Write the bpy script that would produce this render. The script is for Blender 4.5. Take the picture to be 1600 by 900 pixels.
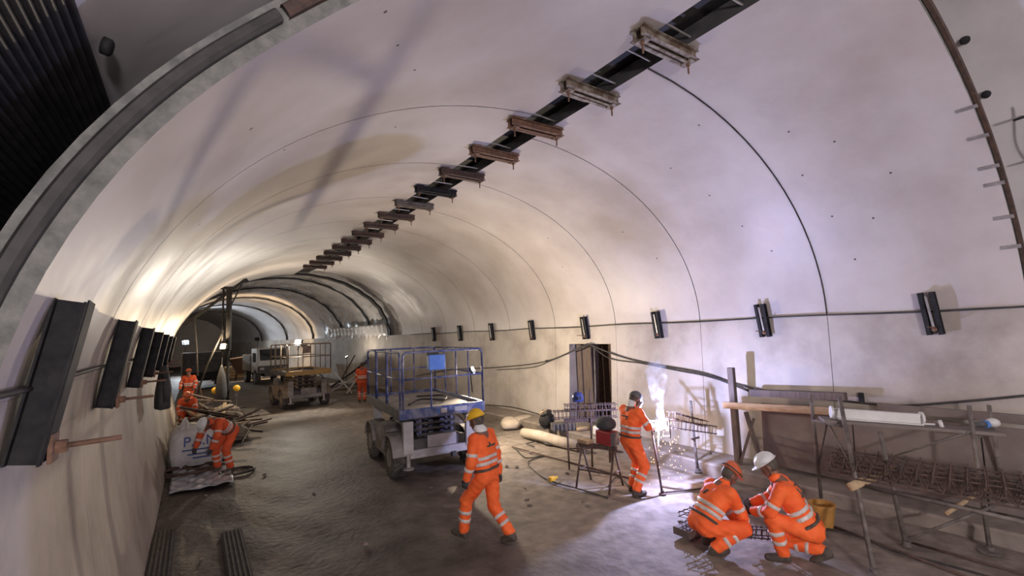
import bpy, math, random
import numpy as np
from mathutils import Vector, Matrix
random.seed(7); RNG = np.random.default_rng(7)
for o in list(bpy.data.objects): bpy.data.objects.remove(o)
scene = bpy.context.scene
COL = scene.collection
R = math.radians
V = Vector

# ------------------------------------------------------------------ camera
F_PX = 726.68
cam_d = bpy.data.cameras.new('camera'); cam = bpy.data.objects.new('camera', cam_d); COL.objects.link(cam)
cam_d.sensor_fit = 'HORIZONTAL'; cam_d.sensor_width = 36.0; cam_d.lens = 36.0 * F_PX / 1600.0
cam_d.clip_start = 0.05; cam_d.clip_end = 400
yaw, pit, rol = R(34.42), R(5.38), R(2.27)
CP = V((-4.118, 0.0, 2.793))
FW = V((math.sin(yaw)*math.cos(pit), math.cos(yaw)*math.cos(pit), math.sin(pit)))
r_ = V((math.cos(yaw), -math.sin(yaw), 0)); u_ = r_.cross(FW)
RT = r_*math.cos(rol) - u_*math.sin(rol); UP = r_*math.sin(rol) + u_*math.cos(rol)
cam.matrix_world = Matrix(((RT.x, UP.x, -FW.x, CP.x), (RT.y, UP.y, -FW.y, CP.y), (RT.z, UP.z, -FW.z, CP.z), (0, 0, 0, 1)))
scene.camera = cam
def at(px, py, ax, val):
    """world point where the sight line of a photo pixel meets the plane (axis ax = val)"""
    d = FW + RT*((px-800)/F_PX) - UP*((py-450)/F_PX)
    return CP + d*((val-CP[ax])/d[ax])

# ------------------------------------------------------------------ world, exposure, lights
w = bpy.data.worlds.new('world'); scene.world = w; w.use_nodes = True
bg = w.node_tree.nodes['Background']; bg.inputs[0].default_value = (0.80, 0.78, 0.86, 1); bg.inputs[1].default_value = 0.18
scene.view_settings.view_transform = 'Standard'; scene.view_settings.look = 'None'
scene.view_settings.gamma = 1.0; scene.view_settings.exposure = -0.18; scene.view_settings.use_curve_mapping = False
def point_light(name, loc, power, color, radius=0.08):
    l = bpy.data.lights.new(name, 'POINT'); l.energy = power; l.color = color; l.shadow_soft_size = radius
    o = bpy.data.objects.new(name, l); o.location = loc; COL.objects.link(o); return o
# floodlights of the finished part of the tunnel behind the photographer
point_light('tunnel_floodlight', (-4.1, -5.2, 2.7), 1800, (1.0, 0.90, 0.92), 0.25)

# ------------------------------------------------------------------ materials
def mat(name, c1, c2=None, rough=0.6, rough2=None, metal=0.0, scale=6.0, bump=0.0, bscale=None, detail=5, spec=0.5, stops=(0.35, 0.65), emis=None, emis_s=0, stretch=None, trans=0.0):
    m = bpy.data.materials.new(name); m.use_nodes = True
    nt = m.node_tree; b = nt.nodes['Principled BSDF']; L = nt.links
    c1 = tuple(c1) + (1,); c2 = tuple(c2) + (1,) if c2 else None
    b.inputs['Base Color'].default_value = c1; b.inputs['Roughness'].default_value = rough
    b.inputs['Metallic'].default_value = metal; b.inputs['Specular IOR Level'].default_value = spec
    if trans: b.inputs['Transmission Weight'].default_value = trans
    if emis: b.inputs['Emission Color'].default_value = tuple(emis)+(1,); b.inputs['Emission Strength'].default_value = emis_s
    if c2 or bump:
        tc = nt.nodes.new('ShaderNodeTexCoord'); co = tc.outputs['Object']
        if stretch:
            mp = nt.nodes.new('ShaderNodeMapping'); mp.inputs['Scale'].default_value = stretch
            L.new(co, mp.inputs[0]); co = mp.outputs[0]
    if c2:
        n = nt.nodes.new('ShaderNodeTexNoise'); n.inputs['Scale'].default_value = scale; n.inputs['Detail'].default_value = detail; n.inputs['Roughness'].default_value = 0.62
        L.new(co, n.inputs['Vector'])
        rp = nt.nodes.new('ShaderNodeValToRGB'); rp.color_ramp.elements[0].position = stops[0]; rp.color_ramp.elements[1].position = stops[1]
        rp.color_ramp.elements[0].color = c1; rp.color_ramp.elements[1].color = c2
        L.new(n.outputs['Fac'], rp.inputs[0]); L.new(rp.outputs[0], b.inputs['Base Color'])
        if rough2 is not None:
            mr = nt.nodes.new('ShaderNodeMapRange'); mr.inputs[1].default_value = stops[0]; mr.inputs[2].default_value = stops[1]; mr.inputs[3].default_value = rough; mr.inputs[4].default_value = rough2
            L.new(n.outputs['Fac'], mr.inputs[0]); L.new(mr.outputs[0], b.inputs['Roughness'])
    if bump:
        n2 = nt.nodes.new('ShaderNodeTexNoise'); n2.inputs['Scale'].default_value = bscale or scale*3; n2.inputs['Detail'].default_value = 6
        L.new(co, n2.inputs['Vector'])
        bp = nt.nodes.new('ShaderNodeBump'); bp.inputs['Strength'].default_value = bump; bp.inputs['Distance'].default_value = 0.02
        L.new(n2.outputs['Fac'], bp.inputs['Height']); L.new(bp.outputs[0], b.inputs['Normal'])
    return m
M = {}
M['shell'] = mat('smooth precast concrete', (0.40, 0.36, 0.335), (0.50, 0.465, 0.445), rough=0.36, rough2=0.5, scale=0.7, bump=0.12, bscale=5, spec=0.5)
M['wall'] = mat('cast wall concrete', (0.27, 0.235, 0.20), (0.45, 0.41, 0.365), rough=0.6, scale=0.9, bump=0.15, bscale=9, stops=(0.3, 0.6))
M['ledge'] = mat('dusty ledge concrete', (0.19, 0.16, 0.135), (0.30, 0.26, 0.22), rough=0.8, scale=3, bump=0.3)
M['edge'] = mat('raw concrete edge', (0.13, 0.135, 0.125), (0.25, 0.25, 0.23), rough=0.85, scale=9, bump=0.5, bscale=30)
M['gasket'] = mat('dark rubber gasket', (0.035, 0.033, 0.03), (0.06, 0.055, 0.05), rough=0.6, scale=12)
M['membrane'] = mat('grey plastic membrane', (0.50, 0.48, 0.49), (0.64, 0.62, 0.62), rough=0.34, rough2=0.5, scale=0.6, bump=0.35, bscale=2.2, spec=0.6)
M['silver'] = mat('silvery crumpled membrane', (0.42, 0.41, 0.41), (0.62, 0.60, 0.59), rough=0.22, rough2=0.4, scale=1.5, bump=1.0, bscale=2.5, spec=0.8, stretch=(1, 0.5, 1))
M['black'] = mat('black plastic sheet', (0.012, 0.012, 0.014), (0.03, 0.03, 0.032), rough=0.4, scale=8)
M['slot'] = mat('dark slot lining', (0.012, 0.012, 0.013), (0.03, 0.03, 0.03), rough=0.5, scale=4)
M['steel_dark'] = mat('dark painted steel', (0.012, 0.0125, 0.014), (0.028, 0.028, 0.03), rough=0.7, scale=10, bump=0.1, spec=0.2)
M['mast'] = mat('black scaled steel', (0.014, 0.014, 0.015), (0.03, 0.028, 0.026), rough=0.85, scale=8, spec=0.2)
M['slotface'] = mat('dark crown slot face', (0.05, 0.05, 0.052), (0.09, 0.088, 0.09), rough=0.7, scale=5)
M['steel'] = mat('bare steel', (0.30, 0.29, 0.27), (0.45, 0.43, 0.40), rough=0.45, metal=0.6, scale=10)
M['rust'] = mat('rusty steel', (0.10, 0.055, 0.035), (0.22, 0.12, 0.075), rough=0.8, scale=14, bump=0.3)
M['rust_d'] = mat('dark rusty steel', (0.05, 0.035, 0.03), (0.11, 0.065, 0.05), rough=0.8, scale=14, bump=0.3)
M['clampsteel'] = mat('weathered clamp steel', (0.30, 0.27, 0.22), (0.12, 0.08, 0.055), rough=0.6, metal=0.2, scale=9, stops=(0.42, 0.6))
M['tube'] = mat('dirty scaffold tube', (0.10, 0.085, 0.075), (0.20, 0.175, 0.155), rough=0.65, metal=0.15, scale=9, spec=0.3)
M['wood'] = mat('timber', (0.36, 0.25, 0.14), (0.50, 0.37, 0.22), rough=0.75, scale=5, stretch=(6, 1, 6), bump=0.15)
M['wood_d'] = mat('dark timber', (0.08, 0.06, 0.05), (0.14, 0.105, 0.085), rough=0.8, scale=5, stretch=(6, 6, 0.6), bump=0.2)
M['board'] = mat('dusty formwork board', (0.13, 0.105, 0.095), (0.19, 0.16, 0.14), rough=0.75, scale=1.6, bump=0.15)
M['orange'] = mat('orange work cloth', (0.82, 0.10, 0.015), (0.92, 0.16, 0.03), rough=0.75, scale=4, bump=0.5, bscale=14)
M['orange_d'] = mat('dirty orange cloth', (0.55, 0.07, 0.02), (0.72, 0.11, 0.03), rough=0.8, scale=5, bump=0.5, bscale=14)
M['reflect'] = mat('reflective tape', (0.50, 0.46, 0.42), (0.62, 0.58, 0.55), rough=0.35, scale=12)
M['skin'] = mat('skin', (0.15, 0.075, 0.05), (0.20, 0.10, 0.065), rough=0.55, scale=12)
M['boot'] = mat('work boot', (0.045, 0.035, 0.028), (0.10, 0.08, 0.06), rough=0.7, scale=14)
M['glove'] = mat('dark work glove', (0.03, 0.03, 0.035), (0.06, 0.06, 0.06), rough=0.8, scale=14)
M['helm_y'] = mat('yellow helmet plastic', (0.78, 0.47, 0.02), rough=0.35)
M['helm_w'] = mat('white helmet plastic', (0.72, 0.73, 0.72), (0.62, 0.63, 0.62), rough=0.35, scale=6)
M['helm_o'] = mat('orange helmet plastic', (0.62, 0.13, 0.04), (0.52, 0.10, 0.03), rough=0.35, scale=6)
M['hood'] = mat('grey welding hood', (0.07, 0.07, 0.075), (0.13, 0.13, 0.13), rough=0.5, scale=8)
M['hood_b'] = mat('blue welding hood', (0.02, 0.03, 0.10), (0.04, 0.05, 0.14), rough=0.25, scale=8)
M['blue'] = mat('worn blue paint', (0.035, 0.055, 0.17), (0.22, 0.22, 0.26), rough=0.55, scale=6, stops=(0.42, 0.68), bump=0.1)
M['blue_b'] = mat('bright blue paint', (0.06, 0.16, 0.46), (0.10, 0.22, 0.50), rough=0.5, scale=5)
M['dust'] = mat('dusty machine paint', (0.17, 0.155, 0.145), (0.30, 0.28, 0.265), rough=0.75, scale=4, bump=0.15)
M['dust_l'] = mat('pale dusty plate', (0.32, 0.31, 0.32), (0.48, 0.465, 0.46), rough=0.65, scale=4, bump=0.1)
M['dust_d'] = mat('dark machine parts', (0.05, 0.048, 0.05), (0.11, 0.10, 0.095), rough=0.7, scale=6)
M['yellow_m'] = mat('dirty yellow machine paint', (0.42, 0.24, 0.05), (0.30, 0.20, 0.09), rough=0.65, scale=5)
M['brown_m'] = mat('dirty brown machine paint', (0.16, 0.12, 0.085), (0.26, 0.20, 0.15), rough=0.75, scale=5)
M['tyre'] = mat('dusty tyre rubber', (0.04, 0.037, 0.034), (0.11, 0.10, 0.09), rough=0.85, scale=7)
M['cable'] = mat('black cable', (0.02, 0.02, 0.02), (0.05, 0.045, 0.04), rough=0.6, scale=8)
M['cable_w'] = mat('white cable', (0.6, 0.6, 0.58), rough=0.5)
M['white'] = mat('white paint', (0.66, 0.66, 0.64), (0.56, 0.55, 0.52), rough=0.5, scale=4)
M['bag'] = mat('white woven bag', (0.48, 0.47, 0.46), (0.62, 0.61, 0.60), rough=0.6, scale=4, bump=0.6, bscale=12)
M['bluetext'] = mat('blue print', (0.05, 0.09, 0.30), rough=0.6)
M['sack'] = mat('cement sack paper', (0.40, 0.34, 0.27), (0.52, 0.46, 0.38), rough=0.8, scale=5, bump=0.4, bscale=9)
M['bucket'] = mat('ochre plastic bucket', (0.46, 0.24, 0.05), (0.36, 0.19, 0.05), rough=0.6, scale=8)
M['red'] = mat('red machine case', (0.30, 0.02, 0.025), (0.20, 0.015, 0.02), rough=0.5, scale=6)
M['yellow'] = mat('yellow plastic', (0.75, 0.42, 0.02), (0.6, 0.33, 0.02), rough=0.5, scale=8)
M['poly'] = mat('wet plastic sheet', (0.28, 0.30, 0.33), (0.42, 0.44, 0.48), rough=0.12, scale=4, spec=0.8)
M['stone'] = mat('rubble stone', (0.13, 0.11, 0.09), (0.26, 0.22, 0.18), rough=0.9, scale=7, bump=0.5)
M['lamp'] = mat('lamp glass', (1, 1, 1), emis=(1.0, 0.86, 0.66), emis_s=60)
M['lamp_c'] = mat('cool lamp glass', (1, 1, 1), emis=(0.85, 0.92, 1.0), emis_s=60)
M['arc'] = mat('welding arc', (1, 1, 1), emis=(1.0, 0.9, 0.8), emis_s=120)
M['spark'] = mat('hot spark', (1, 0.5, 0.2), emis=(1.0, 0.55, 0.25), emis_s=9)
M['glass'] = mat('dark glass', (0.02, 0.025, 0.03), rough=0.08, spec=0.8)
# floor: dusty concrete with damp dark mud along the vehicle track
def floor_mat():
    m = bpy.data.materials.new('dusty tunnel floor'); m.use_nodes = True; nt = m.node_tree; b = nt.nodes['Principled BSDF']; L = nt.links
    tc = nt.nodes.new('ShaderNodeTexCoord'); sx = nt.nodes.new('ShaderNodeSeparateXYZ'); L.new(tc.outputs['Object'], sx.inputs[0])
    n = nt.nodes.new('ShaderNodeTexNoise'); n.inputs['Scale'].default_value = 1.3; n.inputs['Detail'].default_value = 9; n.inputs['Roughness'].default_value = 0.7; L.new(tc.outputs['Object'], n.inputs['Vector'])
    def math_(op, a, c):
        q = nt.nodes.new('ShaderNodeMath'); q.operation = op
        for i, s in enumerate((a, c)):
            if isinstance(s, (int, float)): q.inputs[i].default_value = s
            else: L.new(s, q.inputs[i])
        return q.outputs[0]
    xs = math_('ADD', sx.outputs[0], math_('MULTIPLY', math_('SUBTRACT', n.outputs['Fac'], 0.5), 2.2))
    mr = nt.nodes.new('ShaderNodeMapRange'); mr.interpolation_type = 'SMOOTHSTEP'; mr.inputs[1].default_value = -1.9; mr.inputs[2].default_value = 0.9; L.new(xs, mr.inputs[0])
    r1 = nt.nodes.new('ShaderNodeValToRGB'); r1.color_ramp.elements[0].color = (0.035, 0.028, 0.023, 1); r1.color_ramp.elements[1].color = (0.125, 0.102, 0.084, 1); r1.color_ramp.elements[0].position = 0.38; r1.color_ramp.elements[1].position = 0.68; L.new(n.outputs['Fac'], r1.inputs[0])
    n3 = nt.nodes.new('ShaderNodeTexNoise'); n3.inputs['Scale'].default_value = 4; n3.inputs['Detail'].default_value = 8; L.new(tc.outputs['Object'], n3.inputs['Vector'])
    r2 = nt.nodes.new('ShaderNodeValToRGB'); r2.color_ramp.elements[0].color = (0.15, 0.122, 0.10, 1); r2.color_ramp.elements[1].color = (0.26, 0.222, 0.188, 1); r2.color_ramp.elements[0].position = 0.35; r2.color_ramp.elements[1].position = 0.65; L.new(n3.outputs['Fac'], r2.inputs[0])
    mx = nt.nodes.new('ShaderNodeMix'); mx.data_type = 'RGBA'; L.new(mr.outputs[0], mx.inputs[0]); L.new(r1.outputs[0], mx.inputs[6]); L.new(r2.outputs[0], mx.inputs[7]); L.new(mx.outputs[2], b.inputs['Base Color'])
    rr = nt.nodes.new('ShaderNodeMapRange'); rr.inputs[3].default_value = 0.62; rr.inputs[4].default_value = 0.85; L.new(mr.outputs[0], rr.inputs[0]); L.new(rr.outputs[0], b.inputs['Roughness'])
    n2 = nt.nodes.new('ShaderNodeTexNoise'); n2.inputs['Scale'].default_value = 11; n2.inputs['Detail'].default_value = 8; L.new(tc.outputs['Object'], n2.inputs['Vector'])
    bp = nt.nodes.new('ShaderNodeBump'); bp.inputs['Strength'].default_value = 0.6; bp.inputs['Distance'].default_value = 0.03; L.new(n2.outputs['Fac'], bp.inputs['Height']); L.new(bp.outputs[0], b.inputs['Normal'])
    return m
M['floor'] = floor_mat()

# ------------------------------------------------------------------ mesh helpers
def frame(d, up=(0, 0, 1)):
    z = V(d).normalized(); upv = V(up)
    if abs(z.dot(upv.normalized())) > 0.98: upv = V((1, 0, 0)) if abs(z.x) < 0.9 else V((0, 1, 0))
    x = upv.cross(z).normalized(); y = z.cross(x)
    return x, y, z
class MB:
    def __init__(s): s.v = []; s.f = []
    def add(s, vs, fs):
        k = len(s.v); s.v += [tuple(p) for p in vs]; s.f += [tuple(i+k for i in q) for q in fs]; return s
    def box(s, c, size, rot=None):
        hx, hy, hz = [q/2 for q in size]; c = V(c)
        ps = [V((x, y, z)) for x in (-hx, hx) for y in (-hy, hy) for z in (-hz, hz)]
        if rot is not None: ps = [rot @ p for p in ps]
        return s.add([c+p for p in ps], [(0, 1, 3, 2), (4, 6, 7, 5), (0, 4, 5, 1), (2, 3, 7, 6), (0, 2, 6, 4), (1, 5, 7, 3)])
    def beam(s, p0, p1, w, h, up=(0, 0, 1)):
        p0, p1 = V(p0), V(p1); x, y, z = frame(p1-p0, up); x *= w/2; y *= h/2
        ps = [p+a+b for p in (p0, p1) for a, b in ((-x, -y), (x, -y), (x, y), (-x, y))]
        return s.add(ps, [(3, 2, 1, 0), (4, 5, 6, 7), (0, 1, 5, 4), (1, 2, 6, 5), (2, 3, 7, 6), (3, 0, 4, 7)])
    def channel(s, p0, p1, w, h, t, up):
        """C section: web plus two flanges"""
        p0, p1 = V(p0), V(p1); x, y, z = frame(p1-p0, up)
        s.beam(p0, p1, w, t, up)
        for sg in (-1, 1):
            o = x*(sg*(w/2-t/2)) + y*(h/2)
            s.beam(p0+o, p1+o, t, h, up)
        return s
    def tube(s, pts, r, n=8, cap=True):
        pts = [V(p) for p in pts]; m = len(pts); k = len(s.v)
        if not hasattr(r, '__len__'): r = [r]*m
        x = None
        for i, p in enumerate(pts):
            d = (pts[min(i+1, m-1)] - pts[max(i-1, 0)])
            if x is None: x, y, z = frame(d)
            else:
                z = d.normalized(); x = (x - z*x.dot(z)).normalized(); y = z.cross(x)
            for j in range(n):
                a = 2*math.pi*j/n; s.v.append(tuple(p + (x*math.cos(a) + y*math.sin(a))*r[i]))
        for i in range(m-1):
            for j in range(n):
                a, b = k+i*n+j, k+i*n+(j+1) % n
                s.f.append((a, b, b+n, a+n))
        if cap:
            s.f.append(tuple(k+j for j in reversed(range(n)))); s.f.append(tuple(k+(m-1)*n+j for j in range(n)))
        return s
    def lathe(s, c, prof, n=20, axis=(0, 0, 1)):
        x, y, z = frame(axis); c = V(c)
        return s.tube_prof(c, prof, n, x, y, z)
    def tube_prof(s, c, prof, n, x, y, z):
        k = len(s.v); m = len(prof)
        for r, h in prof:
            for j in range(n):
                a = 2*math.pi*j/n; s.v.append(tuple(c + (x*math.cos(a)+y*math.sin(a))*r + z*h))
        for i in range(m-1):
            for j in range(n):
                a, b = k+i*n+j, k+i*n+(j+1) % n; s.f.append((a, b, b+n, a+n))
        s.f.append(tuple(k+j for j in reversed(range(n)))); s.f.append(tuple(k+(m-1)*n+j for j in range(n)))
        return s
    def ball(s, c, r, n=10, m=6, sq=(1, 1, 1)):
        prof = [(max(r*math.sin(math.pi*i/m), 1e-4), -r*math.cos(math.pi*i/m)) for i in range(m+1)]
        k = len(s.v); s.lathe((0, 0, 0), prof, n)
        for i in range(k, len(s.v)):
            p = s.v[i]; s.v[i] = (c[0]+p[0]*sq[0], c[1]+p[1]*sq[1], c[2]+p[2]*sq[2])
        return s
    def build(s, name, m, parent=None, smooth=False, bevel=0.0):
        me = bpy.data.meshes.new(name); me.from_pydata(s.v, [], s.f); me.update()
        me.materials.append(M[m] if isinstance(m, str) else m)
        if smooth: me.polygons.foreach_set('use_smooth', [True]*len(me.polygons))
        o = bpy.data.objects.new(name, me); COL.objects.link(o)
        if parent is not None: o.parent = parent
        if bevel:
            b = o.modifiers.new('bevel', 'BEVEL'); b.width = bevel; b.segments = 2; b.limit_method = 'ANGLE'
        return o
def tag(o, label=None, cat=None, group=None, kind=None):
    if label: o['label'] = label
    if cat: o['category'] = cat
    if group: o['group'] = group
    if kind: o['kind'] = kind
    return o
def thing(name, label, cat, loc=(0, 0, 0), rz=0.0, group=None, kind=None):
    o = bpy.data.objects.new(name, None); COL.objects.link(o); o.empty_display_size = 0.1
    o.location = loc; o.rotation_euler = (0, 0, rz)
    return tag(o, label, cat, group, kind)
def struct(name, label=None):
    o = bpy.data.objects.new(name, None); COL.objects.link(o); o['kind'] = 'structure'
    if label: o['label'] = label
    return o
def catenary(a, b, sag, n=10):
    a, b = V(a), V(b); out = []
    for i in range(n+1):
        t = i/n; p = a.lerp(b, t); p.z -= sag*4*t*(1-t); out.append(p)
    return out
def spline(pts, n=6):
    """Catmull-Rom through points"""
    P = [V(p) for p in pts]; P = [P[0]*2-P[1]] + P + [P[-1]*2-P[-2]]; out = []
    for i in range(1, len(P)-2):
        for k in range(n):
            t = k/n; a, b, c, d = P[i-1:i+3]
            out.append(0.5*((2*b) + (c-a)*t + (2*a-5*b+4*c-d)*t*t + (3*b-a-3*c+d)*t**3))
    out.append(P[-2]); return out

# ------------------------------------------------------------------ the tunnel
A_R, Z_R = 4.83, 2.87      # springline, right
A_L, Z_L = 4.86, 2.10      # widest point, left
SEAM_L = 2.58              # foot of the left shells
ZC = 6.02                  # crown
SPAN = 2.433
XMID = 0.26
def bend(y): return -0.0016*max(0, y-15)**2
def arch(side, t, off=0.0):
    """t 0 springline .. 1 crown; side -1 / 1; off = offset outwards"""
    a = t*math.pi/2; zs = Z_R if side > 0 else Z_L
    half = A_R - XMID if side > 0 else A_L + XMID
    e = 2/1.98
    c, s_ = math.cos(a), math.sin(a)
    x = half*(c**e if c > 0 else 0); z = (ZC-zs)*(s_**e if s_ > 0 else 0)
    nx, nz = c*(ZC-zs), s_*half; l = math.hypot(nx, nz)
    return XMID + side*(x + off*nx/l), zs + z + off*nz/l
def wallx(side, z):
    """lower wall: leans inwards towards its foot"""
    zs = Z_R if side > 0 else Z_L
    if z > zs:
        return XMID + side*(A_R - XMID if side > 0 else A_L + XMID)*math.sqrt(max(0, 1-((z-zs)/(ZC-zs))**2))
    q = max(0.0, 1 - z/zs)
    return XMID + side*((A_R - XMID if side > 0 else A_L + XMID) - (0.17 if side > 0 else 0.30)*q**1.6)
def tmax(side):
    """parameter where the shell stops at the crown slot"""
    lim = 0.52 if side > 0 else 0.0
    lo, hi = 0.5, 1.0
    for _ in range(40):
        mid = (lo+hi)/2
        x = arch(side, mid)[0]
        if (x-lim)*side > 0: lo = mid
        else: hi = mid
    return lo
def strip(mb, prof_in, prof_out, y0, y1, ny=1, ch=0, skew=None):
    """solid curved slab between two profiles (lists of x,z) from y0 to y1; faces do not share vertices at the arrises"""
    n = len(prof_in)
    def sheet(rows):
        k = len(mb.v); m = len(rows[0])
        for r in rows: mb.v.extend(r)
        for j in range(len(rows)-1):
            for i in range(m-1):
                a = k+j*m+i; mb.f.append((a, a+1, a+m+1, a+m))
    ys = [y0+(y1-y0)*j/ny for j in range(ny+1)]
    ya = lambda y, i: y-(skew[i]*(y1-y)/(y1-y0) if skew else 0)
    row = lambda pr, y: [(x+bend(y), ya(y, i), z) for i, (x, z) in enumerate(pr)]
    sheet([row(prof_in, y) for y in ys]); sheet([row(prof_out, y) for y in reversed(ys)])
    sheet([row(prof_out, y0), row(prof_in, y0)]); sheet([row(prof_in, y1), row(prof_out, y1)])
    for i, q in ((0, 1), (n-1, -1)):
        a = [(prof_in[i][0]+bend(y), ya(y, i), prof_in[i][1]) for y in ys]; b = [(prof_out[i][0]+bend(y), ya(y, i), prof_out[i][1]) for y in ys]
        sheet([a, b] if q < 0 else [b, a])
    return mb
def end_skew(t):
    q = min(1, max(0, (t-.40)/.5)); return 0.95*q*q*(3-2*q)
ceiling = struct('ceiling', 'pale precast concrete half shells vaulting the tunnel')
TH = 0.20
END_R, END_L = 3.556-SPAN, 2.85
NR, NL = 9, 9
NT = 28
for side, y0, cnt in ((1, END_R, NR), (-1, END_L, NL)):
    tm = tmax(side)
    ts0 = 0.0 if side > 0 else math.asin((SEAM_L-Z_L)/(ZC-Z_L))*2/math.pi
    pin = [arch(side, ts0+(tm-ts0)*i/NT) for i in range(NT+1)]; pout = [arch(side, ts0+(tm-ts0)*i/NT, TH) for i in range(NT+1)]
    for k in range(cnt):
        mb = MB(); a = y0+k*SPAN; b = a+SPAN
        if k == 0 and side > 0: a += 0.09
        strip(mb, pin, pout, a+0.009, b-0.009, 4, skew=[end_skew(ts0+(tm-ts0)*i/NT) for i in range(NT+1)] if k == 0 and side < 0 else None)
        o = mb.build('vault_panel', 'shell', ceiling, smooth=True)
        o.data.materials.append(M['edge']); o.data.materials.append(M['slotface'])
        for p in o.data.polygons:
            if abs(p.normal.y) > 0.6: p.material_index = 1; p.use_smooth = False
            elif abs(p.normal.x) > 0.6 and p.center.z > 5.7: p.material_index = 2; p.use_smooth = False  # faces along the crown slot get a darker tone than the panels
END_FAR = max(END_R+NR*SPAN, END_L+NL*SPAN)
# lower walls, cast in bays
def wall_prof(side, z0, z1, n, off=0.0):
    return [(wallx(side, z0+(z1-z0)*i/n) + side*off, z0+(z1-z0)*i/n) for i in range(n+1)]
wall_right = struct('wall_right', 'pale cast concrete side wall on the right')
wall_left = struct('wall_left', 'pale cast concrete side wall on the left')
NY0, NY1, NZ = 8.62, 10.25, 2.38
for side, par, y0, y1, zs in ((1, wall_right, END_R-2*SPAN, 70, Z_R), (-1, wall_left, END_L-2*SPAN, 70, SEAM_L)):
    y = y0
    while y < y1:
        far = y > 24
        st = SPAN if not far else SPAN*3
        mb = MB(); ztop = zs-0.012
        a, b = y+0.005, y+st-0.005
        if side > 0 and a < NY0 < b:
            strip(mb, wall_prof(1, 0, ztop, 12), wall_prof(1, 0, ztop, 12, .3), a, NY0, 1, ch=0.004)
            strip(mb, wall_prof(1, 0, ztop, 12), wall_prof(1, 0, ztop, 12, .3), NY1, b, 1, ch=0.004)
            strip(mb, wall_prof(1, NZ, ztop, 3), wall_prof(1, NZ, ztop, 3, .3), NY0, NY1, 1, ch=0.004)
        else:
            strip(mb, wall_prof(side, 0, ztop, 12), wall_prof(side, 0, ztop, 12, .3), a, b, 2 if not far else 4, ch=0.006)
        mb.build('wall_bay', 'wall', par, smooth=True)
        y += st
# niche in the right wall
mb = MB()
x0 = wallx(1, 1.0)
mb.box((x0+0.95, (NY0+NY1)/2, 1.2), (0.1, NY1-NY0+0.3, 2.6))
mb.box((x0+0.62, NY1+0.06, 1.2), (0.62, 0.12, 2.6)); mb.box((x0+0.62, NY0-0.06, 1.2), (0.62, 0.12, 2.6)); mb.box((x0+0.62, (NY0+NY1)/2, NZ+0.07), (0.62, NY1-NY0+.2, 0.14))
mb.build('niche', 'rust_d', wall_right)
# primary lining with its membrane, outside the shells and on beyond them
NTL = 40
def lining(name, y0, y1, ny, off, m, amp, parent=None):
    mb = MB(); k = 0; ph = RNG.random(8)*6
    ts = [(-1, 1-i/NTL) for i in range(NTL+1)]
    ts = [(-1, i/NTL) for i in range(NTL+1)] + [(1, 1-i/NTL) for i in range(1, NTL+1)]
    for j in range(ny+1):
        y = y0+(y1-y0)*j/ny
        for q, (sd, t) in enumerate(ts):
            s_ = q*0.19
            wv = amp*(math.sin(2.1*y+1.3*s_+ph[0])+math.sin(3.7*y-2.2*s_+ph[1])*.7+math.sin(1.1*y+4.1*s_+ph[2])*.8+math.sin(6.3*y+5.0*s_+ph[3])*.35)
            x, z = arch(sd, t, off+wv); mb.v.append((x+bend(y), y, z))
    n = len(ts)
    for j in range(ny):
        for i in range(n-1):
            a = j*n+i; mb.f.append((a, a+n, a+n+1, a+1))
    return mb.build(name, m, parent, smooth=True)
lin = struct('ceiling_2', 'grey membrane covered primary lining of the tunnel')
lining('membrane_sheet', -9, 4, 60, 0.50, 'membrane', 0.016, lin)
lining('membrane_sheet', 4, 21, 24, 0.55, 'membrane', 0.01, lin)
lining('membrane_sheet', 21, 38, 90, 0.34, 'silver', 0.035, lin)
lining('membrane_sheet', 38, 75, 60, 0.30, 'membrane', 0.02, lin)
# dark joint bands across the bare membrane
for y, wd, off in ((END_FAR+0.35, 0.45, 0.02), (28.5, 0.18, 0.22), (34, 0.22, 0.22), (41, 0.25, 0.16), (49, 0.3, 0.16), (58, 0.4, 0.1)):
    mb = MB(); mats = 'black'
    for i in range(61):
        t = i/30 if i <= 30 else (60-i)/30; sd = -1 if i <= 30 else 1
        wob = 0.07*math.sin(i*1.7)+0.05*math.sin(i*0.6+y)
        for dy, o in ((-wd/2, off), (wd/2, off), (wd/2, off+.09), (-wd/2, off+.09)):
            x, z = arch(sd, t, o); mb.v.append((x+bend(y), y+dy+wob, z))
    for i in range(60):
        for j in range(4):
            a, b = i*4+j, i*4+(j+1) % 4; mb.f.append((a, a+4, b+4, b))
    mb.build('joint_band', 'black', lin, smooth=False)
mb = MB(); mb.box((bend(74)+XMID, 74.5, 3.5), (13, .4, 8)); tag(mb.build('wall_back', 'membrane', None), 'pale end of the tunnel far away', None, None, 'structure')
# membrane skirt hanging over the right wall beyond the shells
mb = MB(); ny = 120
for j in range(ny+1):
    y = END_FAR+0.3+(36-END_FAR)*j/ny
    for i in range(7):
        z = 2.62+0.9*i/6; x = arch(1, 0.0)[0]+0.05-0.06*math.sin(j*.9+i*.5)*(1-i/8)-0.05*math.sin(j*.37+2*i)
        if z > Z_R: x = min(x, arch(1, min(1, (z-Z_R)/3.2*.64))[0]-0.02+.05*math.sin(j*.8))
        mb.v.append((x+bend(y), y, z))
for j in range(ny):
    for i in range(6):
        a = j*7+i; mb.f.append((a, a+1, a+8, a+7))
o = mb.build('membrane_skirt', 'silver', lin, smooth=True)
sm = o.modifiers.new('thick', 'SOLIDIFY'); sm.thickness = 0.006
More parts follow.
